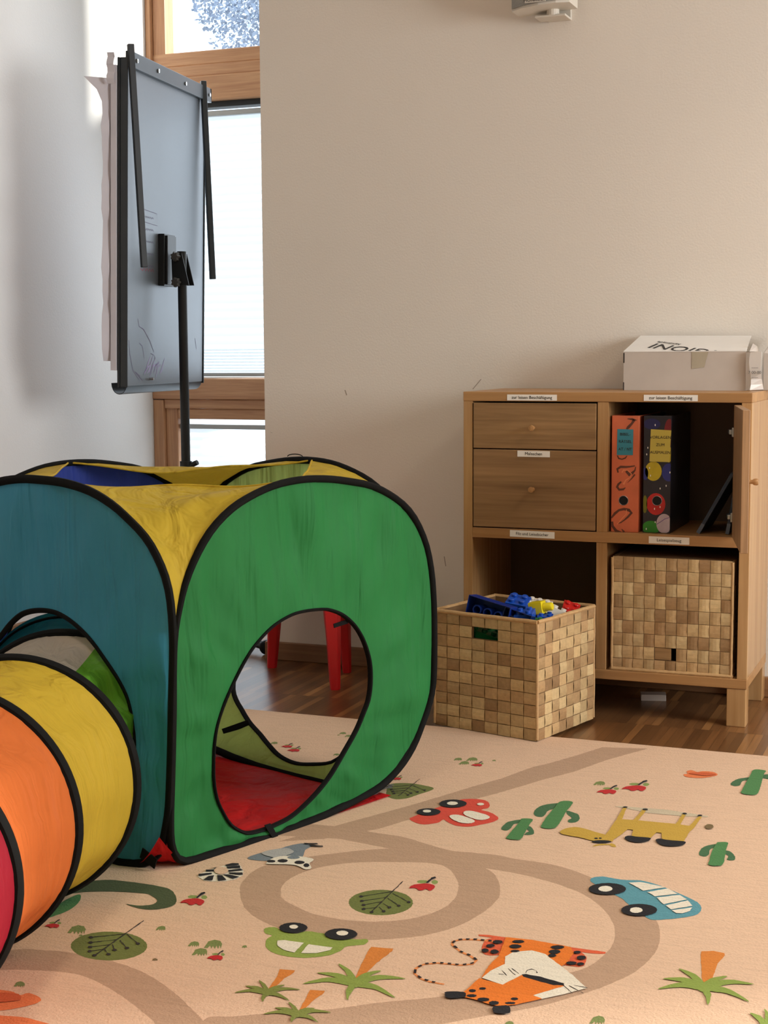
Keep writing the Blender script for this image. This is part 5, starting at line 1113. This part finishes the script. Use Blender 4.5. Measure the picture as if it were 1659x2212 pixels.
('black',7,1,'-6124,22967 -6126,22919 -6156,22883 -6199,22876 -6235,22900 -6248,22945 -6231,22990 -6192,23013 -6149,23004'),
('black',7,1,'-5783,23243 -5787,23203 -5815,23172 -5855,23164 -5886,23183 -5896,23220 -5878,23257 -5842,23278 -5804,23272'),
('black',7,1,'-5651,23059 -5654,23002 -5689,22959 -5739,22951 -5781,22980 -5795,23034 -5774,23088 -5729,23115 -5680,23104'),
('black',7,1,'-5737,22790 -5745,22741 -5787,22701 -5842,22689 -5886,22709 -5898,22753 -5872,22801 -5819,22829 -5766,22824'),
('black',7,1,'-5616,22800 -5620,22758 -5647,22726 -5686,22719 -5718,22740 -5728,22780 -5711,22819 -5676,22840 -5638,22833'),
('black',7,1,'-7096,23195 -7102,23149 -7142,23111 -7196,23098 -7241,23117 -7254,23159 -7230,23205 -7179,23232 -7127,23228'),
('black',7,1,'-7176,23014 -7176,22970 -7200,22938 -7237,22932 -7269,22955 -7283,22997 -7270,23037 -7237,23058 -7200,23048'),
('black',7,1,'-7037,22790 -7037,22743 -7064,22708 -7104,22701 -7139,22727 -7154,22772 -7140,22816 -7104,22838 -7064,22828'),
('black',7,1,'-6229,21160 -6231,21123 -6257,21093 -6293,21086 -6324,21104 -6335,21139 -6320,21175 -6287,21195 -6251,21189'),
('black',7,1,'-6222,21005 -6232,20973 -6272,20943 -6324,20928 -6364,20936 -6372,20963 -6345,20996 -6296,21020 -6247,21024'),
('black',7,1,'-6466,20912 -6468,20863 -6500,20826 -6547,20817 -6587,20841 -6601,20887 -6583,20933 -6541,20958 -6495,20950'),
('black',7,1,'-7111,23217 -7115,23171 -7152,23134 -7203,23123 -7245,23143 -7258,23185 -7236,23229 -7190,23255 -7140,23250'),
('black',7,1,'-7190,22998 -7191,22954 -7218,22920 -7258,22913 -7293,22935 -7307,22977 -7292,23018 -7256,23040 -7215,23032'),
('black',7,1,'-7208,22782 -7206,22730 -7232,22693 -7272,22687 -7309,22716 -7325,22765 -7313,22813 -7278,22836 -7236,22824'),
('black',7,1,'-7048,22790 -7046,22734 -7074,22694 -7118,22687 -7158,22718 -7175,22773 -7161,22824 -7123,22850 -7078,22836'),
('black',7,1,'-6797,21341 -6799,21307 -6822,21280 -6856,21274 -6885,21290 -6896,21322 -6882,21355 -6852,21372 -6818,21367'),
('black',7,1,'-6917,21211 -6917,21173 -6940,21145 -6974,21139 -7004,21158 -7016,21194 -7004,21229 -6973,21248 -6939,21240'),
('black',7,1,'-6849,21043 -6855,21004 -6891,20971 -6941,20958 -6981,20973 -6993,21008 -6970,21047 -6924,21072 -6876,21070'),
('black',7,1,'-6627,20981 -6633,20930 -6676,20888 -6735,20874 -6784,20895 -6799,20942 -6773,20991 -6718,21021 -6660,21017'),
('black',7,1,'-6457,20919 -6459,20870 -6491,20833 -6537,20824 -6577,20848 -6592,20894 -6574,20940 -6532,20965 -6486,20957'),
('black',7,1,'-7321,20929 -7326,21023 -7083,21103 -7017,21025 -7020,20914 -7240,20812'),
('black',7,1,'-6497,20758 -6412,20839 -6285,20869 -6209,20701 -6238,20611 -6392,20564 -6466,20634'),
('tail',3,0,'-7133,23237 -7338,23237 -7594,23203 -7809,23121 -7911,22987 -7880,22826 -7643,22585 -7435,22479 -7303,22363 -7316,22219 -7466,22117 -7652,22096 -7846,22066 -8038,21933 -8111,21716 -8051,21513 -7890,21357 -7692,21291 -7468,21288 -7469,21336 -7688,21339 -7869,21399 -8014,21539 -8065,21711 -8002,21899 -7828,22018 -7644,22045 -7449,22069 -7278,22188 -7262,22384 -7413,22524 -7619,22629 -7844,22858 -7865,22967 -7783,23072 -7581,23148 -7332,23181 -7130,23182'),
('black',4,0,'-7156,23234 -7216,23234 -7214,23185 -7154,23185'),
('black',4,0,'-7288,23234 -7348,23232 -7345,23183 -7285,23185'),
('black',4,0,'-7419,23223 -7476,23215 -7469,23166 -7411,23174'),
('black',4,0,'-7546,23206 -7602,23196 -7593,23147 -7537,23157'),
('black',4,0,'-7668,23171 -7720,23151 -7705,23105 -7653,23124'),
('black',4,0,'-7789,23124 -7835,23084 -7808,23044 -7762,23084'),
('black',4,0,'-7892,23001 -7893,22898 -7851,22894 -7850,22997'),
('black',4,0,'-7817,22765 -7745,22692 -7718,22726 -7791,22800'),
('black',4,0,'-7654,22601 -7588,22560 -7570,22601 -7636,22642'),
('black',4,0,'-7508,22520 -7444,22487 -7429,22529 -7494,22562'),
('black',4,0,'-7365,22420 -7294,22356 -7270,22391 -7340,22455'),
('black',4,0,'-7311,22258 -7343,22196 -7308,22172 -7276,22234'),
('black',4,0,'-7393,22164 -7440,22132 -7418,22093 -7371,22125'),
('black',4,0,'-7494,22111 -7550,22105 -7544,22060 -7488,22067'),
('black',4,0,'-7618,22097 -7674,22090 -7667,22045 -7611,22052'),
('black',4,0,'-7741,22080 -7796,22071 -7789,22026 -7733,22035'),
('black',4,0,'-7867,22049 -7913,22017 -7890,21978 -7844,22010'),
('black',4,0,'-7967,21979 -8013,21948 -7990,21909 -7944,21941'),
('black',4,0,'-8060,21862 -8086,21784 -8048,21767 -8022,21844'),
('black',4,0,'-8091,21654 -8051,21520 -8013,21531 -8053,21665'),
('black',4,0,'-7961,21429 -7892,21363 -7867,21394 -7936,21461'),
('black',4,0,'-7808,21332 -7745,21311 -7735,21352 -7799,21373'),
('black',4,0,'-7667,21293 -7611,21293 -7613,21335 -7668,21336'),
('blue',3,1,'-6469,26672 -6423,26833 -6269,26920 -6039,26882 -5822,26896 -5584,26957 -5251,26846 -4899,26609 -4548,26336 -4365,26141 -4290,25910 -4309,25648 -4448,25453 -4777,25205 -5018,25106 -5242,25339 -5474,25593 -5694,25905 -5843,26027 -6353,26479'),
('black',5,1,'-5737,26385 -5731,26297 -5751,26207 -5796,26122 -5860,26049 -5940,25994 -6029,25960 -6120,25951 -6206,25968 -6280,26008 -6335,26070 -6369,26148 -6376,26236 -6358,26327 -6314,26413 -6249,26488 -6167,26545 -6076,26579 -5984,26588 -5897,26570 -5823,26528 -5768,26464'),
('white',6,1,'-5967,26299 -5965,26232 -5986,26170 -6028,26124 -6080,26105 -6135,26114 -6180,26151 -6206,26209 -6209,26276 -6188,26338 -6147,26384 -6093,26404 -6038,26395 -5994,26357'),
('black',5,1,'-5000,25548 -4996,25464 -5015,25378 -5057,25297 -5118,25228 -5192,25176 -5275,25145 -5359,25137 -5438,25154 -5505,25193 -5556,25253 -5586,25328 -5592,25412 -5573,25499 -5532,25581 -5471,25652 -5395,25706 -5311,25738 -5225,25745 -5145,25727 -5078,25686 -5028,25624'),
('white',6,1,'-5235,25443 -5233,25381 -5252,25324 -5288,25283 -5334,25265 -5381,25275 -5420,25311 -5442,25365 -5445,25427 -5426,25484 -5390,25526 -5343,25544 -5296,25533 -5257,25497'),
('white',4,0,'-5760,26730 -5560,26843 -5080,26725 -5423,26412'),
('white',4,0,'-5338,26371 -5034,26677 -4814,26478 -5167,26201'),
('white',4,0,'-5133,26151 -4774,26429 -4607,26251 -4951,25868'),
('white',4,0,'-4898,25827 -4584,26207 -4454,25977 -4779,25666'),
('white',4,0,'-4758,25631 -4446,25894 -4453,25721 -4554,25556 -4665,25531'),
('redcar',3,1,'-10895,28935 -10853,29192 -10756,29578 -10605,29901 -10480,30310 -10315,30620 -10089,30751 -9817,30741 -9630,30490 -9589,30235 -9675,30051 -9430,29940 -9170,29647 -9179,29389 -9348,29116 -9572,28867 -9846,28847 -10082,29010 -10215,29129 -10252,28904 -10441,28708 -10650,28714'),
('black',5,1,'-10103,30332 -10089,30250 -10098,30168 -10129,30090 -10181,30024 -10248,29975 -10326,29946 -10408,29939 -10488,29956 -10560,29995 -10617,30054 -10655,30126 -10671,30208 -10663,30291 -10633,30370 -10581,30437 -10513,30488 -10433,30518 -10350,30523 -10269,30505 -10197,30465 -10140,30405'),
('white',6,1,'-10284,30273 -10277,30217 -10293,30164 -10329,30124 -10378,30106 -10429,30113 -10474,30144 -10503,30192 -10511,30248 -10495,30302 -10459,30342 -10410,30360 -10358,30353 -10313,30322'),
('black',5,1,'-10436,29574 -10423,29505 -10430,29434 -10456,29368 -10501,29312 -10559,29269 -10626,29244 -10697,29239 -10767,29253 -10829,29285 -10879,29334 -10913,29396 -10927,29465 -10921,29536 -10895,29603 -10851,29660 -10792,29703 -10724,29729 -10652,29734 -10581,29720 -10519,29686 -10469,29636'),
('white',6,1,'-10639,29542 -10633,29498 -10644,29458 -10670,29428 -10707,29414 -10746,29420 -10780,29444 -10803,29481 -10810,29524 -10799,29565 -10773,29595 -10736,29609 -10697,29603 -10662,29579'),
('white',4,1,'-9739,30431 -9733,30390 -9743,30352 -9766,30324 -9798,30312 -9832,30319 -9862,30342 -9881,30378 -9887,30419 -9877,30458 -9854,30486 -9822,30498 -9788,30491 -9758,30467'),
('white',4,1,'-9970,29712 -9946,29836 -9798,29864 -9497,29741 -9350,29606 -9364,29447 -9496,29338 -9735,29436 -9895,29566'),
('white',4,1,'-10166,29379 -10095,29500 -9935,29491 -9616,29310 -9548,29150 -9628,29036 -9805,29029 -10023,29175'),
('cactusdark',3,1,'-8187,31146 -8527,30855 -8601,30470 -8538,30142 -8420,30013 -8315,30095 -8321,30486 -8186,30847'),
('cactusdark',3,1,'-7947,30625 -7844,30593 -7679,30479 -7574,30243 -7565,29949 -7696,29858 -7763,30002 -7730,30184 -7894,30425'),
('cactus',4,1,'-8243,31207 -7978,31242 -7947,30625 -7863,29546 -7923,29310 -8104,29291 -8180,29428 -8235,30082 -8246,30780'),
('cactusdark',3,1,'-8675,29704 -8882,29500 -8927,29232 -8893,28956 -8774,28895 -8724,29060 -8745,29341 -8642,29505'),
('cactusdark',3,1,'-8497,29309 -8373,29314 -8242,29077 -8191,28854 -8337,28760 -8356,28913 -8322,29007 -8431,29169'),
('cactus',4,1,'-8684,29735 -8466,29773 -8428,29418 -8330,28486 -8441,28366 -8606,28383 -8638,28528 -8656,29085 -8665,29539'),
('cactusdark',3,1,'-4587,29549 -4763,29399 -4848,29160 -4836,28799 -4721,28706 -4655,28827 -4677,29183 -4590,29340'),
('cactusdark',3,1,'-4395,29207 -4278,29170 -4168,28929 -4145,28700 -4274,28668 -4283,28886 -4367,29031'),
('cactus',4,1,'-4599,29628 -4417,29671 -4390,29332 -4306,28406 -4396,28218 -4556,28235 -4581,28458 -4623,29081 -4616,29496'),
('cactusdark',3,1,'-4640,34580 -4896,34352 -4993,34040 -4994,33822 -4889,33732 -4792,33843 -4784,34173 -4640,34369'),
('cactusdark',3,1,'-4426,34806 -4330,34955 -4124,34806 -4004,34298 -4113,34042 -4207,34115 -4172,34510 -4384,34598'),
('cactus',4,1,'-4668,35196 -4407,35212 -4398,34816 -4327,33329 -4494,33132 -4670,33201 -4687,33509 -4687,34709'),
('groundstrip',3,0,'-7086,31272 -6924,31362 -6028,31442 -5084,31316 -5071,31237 -5300,31170 -5558,31112 -6310,31077 -6754,31220'),  # printed grey ground strip at the mustard animal's hooves
('mustard',4,0,'-6870,31245 -6804,31270 -6715,30428 -6477,30452 -6448,31237 -6368,31248 -6386,30467 -5605,30503 -5598,31210 -5522,31181 -5511,30493 -5322,30472 -5255,31187 -5189,31174 -5205,30400 -5246,30118 -5249,29427 -5683,29418 -5774,29815 -5863,29800 -5913,29408 -6288,29397 -6351,29811 -6455,29799 -6501,29474 -6595,28966 -6726,29027 -6800,29232 -6800,29626 -6825,30433'),
('mustard',4,1,'-7695,29097 -7692,29337 -7556,29539 -7375,29571 -6981,29382 -6740,29254 -6589,29053 -6624,28870 -6959,28855 -7218,28946 -7524,29004'),
('mustard',3,0,'-6881,28515 -6858,28674 -6754,28763 -6606,28793 -6576,28863 -6483,28797 -6437,28665 -6521,28650 -6594,28739 -6766,28649'),
('black',5,1,'-6593,28916 -6603,28872 -6646,28824 -6715,28780 -6795,28750 -6872,28739 -6929,28750 -6956,28780 -6947,28824 -6904,28872 -6835,28916 -6754,28946 -6677,28957 -6620,28946'),
('black',5,1,'-6889,29018 -6891,28981 -6913,28957 -6942,28962 -6961,28991 -6958,29028 -6936,29051 -6907,29047'),
('black',5,1,'-6818,29053 -6820,29022 -6838,29003 -6861,29006 -6876,29031 -6874,29062 -6857,29081 -6833,29077'),
('black',5,1,'-6399,29252 -6353,29399 -6170,29398 -5908,29410 -5920,29193 -6071,29052 -6284,29082'),
('black',5,1,'-5783,29329 -5713,29440 -5551,29399 -5215,29423 -5230,29183 -5431,29041 -5640,29071'),
('black',5,1,'-6785,31286 -6791,31243 -6822,31214 -6860,31217 -6883,31250 -6877,31294 -6846,31322 -6808,31319'),
('black',5,1,'-6346,31275 -6353,31225 -6389,31192 -6432,31195 -6458,31233 -6451,31284 -6415,31317 -6372,31314'),
('black',5,1,'-5518,31278 -5525,31235 -5554,31207 -5589,31211 -5609,31244 -5603,31286 -5574,31314 -5538,31310'),
('black',5,1,'-5190,31258 -5197,31216 -5228,31188 -5265,31191 -5285,31223 -5278,31265 -5247,31294 -5210,31291'),
('brown',4,1,'-4849,30595 -4851,30485 -4892,30412 -4951,30410 -5002,30480 -5020,30590 -4998,30688 -4944,30729 -4885,30692'),
('flower',3,1,'-6136,34262 -6066,34367 -6115,34555 -6035,34689 -5869,34589 -5769,34695 -5535,34713 -5396,34503 -5548,34255 -5727,34110 -6015,34082'),
('flowerdark',4,1,'-6037,34367 -5747,34566 -5429,34513 -5615,34309 -5821,34311'),
('flower',3,1,'-13894,18607 -13605,18694 -13403,18629 -13320,18735 -13063,18663 -12986,18525 -13095,18311 -13480,18037'),
('flowerdark',4,1,'-13817,18502 -13496,18638 -13342,18557 -13310,18423 -13643,18261'),
('flower',3,1,'-13560,17879 -13263,17924 -12821,17992 -12261,17875 -12215,17573 -13089,17240'),
('croc',3,1,'-15249,22593 -15281,23138 -14921,23482 -14425,23554 -13927,23552 -13528,23469 -13237,23169 -13093,22911 -13089,22695 -13278,22494 -13548,22435 -13892,22541 -13624,22563 -13438,22711 -13473,22901 -13620,23024 -13849,23119 -14446,23004 -14867,22828'),
('cactus',3,1,'-14995,21382 -15030,22050 -14968,22653 -14770,22413 -14679,21992 -14756,21639 -14858,21433'),
('white',3,0,'-13385,24250 -13167,24102 -13017,24105 -12770,24210 -12650,24359 -12612,24582 -12701,24804 -12907,25073 -13025,25183 -13150,25092 -13239,24905 -13331,24696 -13410,24410'),
('black',4,0,'-13425,24353 -13225,24496 -13182,24444 -13350,24242'),
('black',4,0,'-13189,24115 -13193,24322 -13110,24395 -13015,24131'),
('black',4,0,'-13059,24415 -12966,24441 -12774,24242 -12917,24159'),
('black',4,0,'-12975,24488 -12889,24529 -12624,24486 -12688,24345'),
('black',4,0,'-12924,24626 -12680,24718 -12621,24600 -12878,24567'),
('black',4,0,'-12996,24736 -12818,24898 -12728,24836 -12943,24662'),
('black',4,0,'-13107,24889 -12914,25057 -12832,24927 -13046,24816'),
('black',4,0,'-13190,24989 -13103,25122 -12989,25143 -12932,25077 -13124,24922'),
('black',4,0,'-13406,24604 -13238,24697 -13210,24613 -13345,24519'),
('black',4,0,'-13393,24695 -13205,24839 -13206,24752'),
('base',5,1,'-12978,24708 -12950,24626 -12953,24551 -12985,24498 -13041,24477 -13109,24492 -13177,24541 -13230,24614 -13259,24696 -13257,24772 -13224,24826 -13168,24847 -13098,24832 -13031,24782'),
('greyblue',3,1,'-12980,25507 -12859,25898 -12640,26231 -12511,26496 -12319,26701 -12107,26619 -12120,26333 -12007,25916 -12250,25672 -12649,25469'),
('greylight',4,1,'-12848,25875 -12533,26271 -12279,26134 -12329,25841 -12504,25685'),
('black',5,0,'-12312,26685 -12060,26760 -12004,26705 -12255,26630'),
('black',5,0,'-12173,26623 -11887,26654 -11856,26600 -12095,26557'),
('white',4,1,'-12490,25334 -12493,25662 -12329,25841 -12118,25920 -11744,25880 -11707,25627 -11568,25400 -11643,25286 -11890,25427 -12178,25389 -12419,25316'),
('black',5,1,'-12367,25495 -12364,25444 -12400,25404 -12456,25392 -12508,25415 -12530,25461 -12513,25509 -12464,25537 -12406,25532'),
('black',5,1,'-12155,25601 -12149,25535 -12188,25484 -12255,25471 -12318,25503 -12347,25565 -12330,25628 -12273,25662 -12203,25651'),
('black',5,1,'-11815,25631 -11810,25565 -11850,25514 -11916,25501 -11978,25533 -12007,25595 -11989,25658 -11932,25692 -11863,25681'),
('black',5,1,'-11661,25513 -11645,25446 -11661,25402 -11701,25400 -11747,25442 -11777,25508 -11777,25568 -11747,25593 -11701,25571'),
('greyblue',5,1,'-12024,25865 -12018,25824 -12035,25783 -12072,25750 -12121,25732 -12173,25732 -12217,25749 -12246,25782 -12252,25823 -12235,25864 -12198,25897 -12148,25915 -12096,25916 -12052,25898'),
]

RC0 = dict(base=sR(226, 190, 160), road=sR(190, 156, 128), olive=sR(112, 120, 62), dark=sR(52, 46, 44), red=sR(196, 44, 44), leafgreen=sR(140, 156, 88), black=sR(32, 30, 32),
          tuft=sR(124, 136, 78), brown=sR(124, 104, 70), lime=sR(146, 164, 76), white=sR(236, 226, 206), trunk=sR(216, 132, 58), palm=sR(140, 158, 74), palm2=sR(128, 136, 66),
          redorange=sR(222, 98, 62), orange=sR(232, 124, 42), tail=sR(236, 146, 84), blue=sR(94, 152, 164), redcar=sR(218, 78, 60), cactus=sR(80, 132, 78), cactusdark=sR(72, 110, 74),
          groundstrip=sR(204, 188, 160), mustard=sR(200, 162, 66), flower=sR(230, 126, 74), flowerdark=sR(208, 98, 54), croc=sR(78, 88, 58), greyblue=sR(122, 132, 138), greylight=sR(176, 176, 172))
def pile(name, col):
    m, nt, p = mat(name); p.inputs['Roughness'].default_value = 0.95; p.inputs['Specular IOR Level'].default_value = 0.1
    p.inputs['Sheen Weight'].default_value = 0.04
    tc = N(nt, 'ShaderNodeTexCoord')
    no = N(nt, 'ShaderNodeTexNoise'); no.inputs['Scale'].default_value = 260; no.inputs['Detail'].default_value = 3; nt.links.new(tc.outputs['Object'], no.inputs['Vector'])
    mp = N(nt, 'ShaderNodeMapping'); mp.inputs['Scale'].default_value = (14, 130, 1); nt.links.new(tc.outputs['Object'], mp.inputs[0])
    n2 = N(nt, 'ShaderNodeTexNoise'); n2.inputs['Scale'].default_value = 1; n2.inputs['Detail'].default_value = 3; nt.links.new(mp.outputs[0], n2.inputs['Vector'])
    av = N(nt, 'ShaderNodeMath', operation='MULTIPLY_ADD'); av.inputs[1].default_value = 0.5; nt.links.new(n2.outputs[0], av.inputs[0])
    h_ = N(nt, 'ShaderNodeMath', operation='MULTIPLY'); h_.inputs[1].default_value = 0.5; nt.links.new(no.outputs[0], h_.inputs[0]); nt.links.new(h_.outputs[0], av.inputs[2])
    cr = N(nt, 'ShaderNodeValToRGB'); cr.color_ramp.elements[0].position = 0.34; cr.color_ramp.elements[1].position = 0.56
    cr.color_ramp.elements[0].color = tuple(c*0.89 for c in col[:3])+(1,); cr.color_ramp.elements[1].color = tuple(min(1, c*1.03) for c in col[:3])+(1,)
    nt.links.new(av.outputs[0], cr.inputs[0]); nt.links.new(cr.outputs[0], p.inputs['Base Color'])
    b = N(nt, 'ShaderNodeBump'); b.inputs['Strength'].default_value = 0.7; b.inputs['Distance'].default_value = 0.0015
    nt.links.new(no.outputs[0], b.inputs['Height']); nt.links.new(b.outputs[0], p.inputs['Normal'])
    return m
RC = {k_: tuple(c_*0.82 for c_ in v_[:3])+(1,) for k_, v_ in RC0.items()}
RC['black'] = RC0['black']
keys = list(RC); mats = [pile('rug_'+k, RC[k]) for k in keys]
rg = MB(); rg.box(-2.45, 0.60, 1.25, 3.658, 0.0005, 0.010, 0)
rj = random.Random(2)
for rank, (cname, lay, sm, pts) in enumerate(sorted(RUG, key=lambda q: q[1]), 1):
    P = [tuple(int(v)/1e4 for v in q.split(',')) for q in pts.split()]
    if sm: P = catmull(P, 5)
    P = [(max(-2.44, min(0.59, x)), min(3.650, y)) for x, y in P]
    # fuzzy woven edge
    Q = []
    for i, (x, y) in enumerate(P):
        x2, y2 = P[(i+1) % len(P)]; d_ = math.hypot(x2-x, y2-y); n_ = max(1, min(60, int(d_/0.007)))
        for k in range(n_):
            j_ = 0.0006; Q.append((x+(x2-x)*k/n_+rj.uniform(-j_, j_), y+(y2-y)*k/n_+rj.uniform(-j_, j_)))
    z = 0.010+0.0000085*rank
    tri = tessellate_polygon([[Vector((x, y, 0)) for x, y in Q]])
    n0 = len(rg.v); rg.v += [(x, y, z) for x, y in Q]
    for t_ in tri:
        a_, b_, c_ = (Vector(Q[i]) for i in t_)
        if (b_-a_).cross(c_-a_) < 0: t_ = (t_[0], t_[2], t_[1])
        rg.f.append(tuple(n0+i for i in t_)); rg.m.append(keys.index(cname))
rug = rg.build('play_rug', mats)
tag(rug, 'large peach-coloured children rug with printed roads, cars, animals, palms and cacti', 'rug')
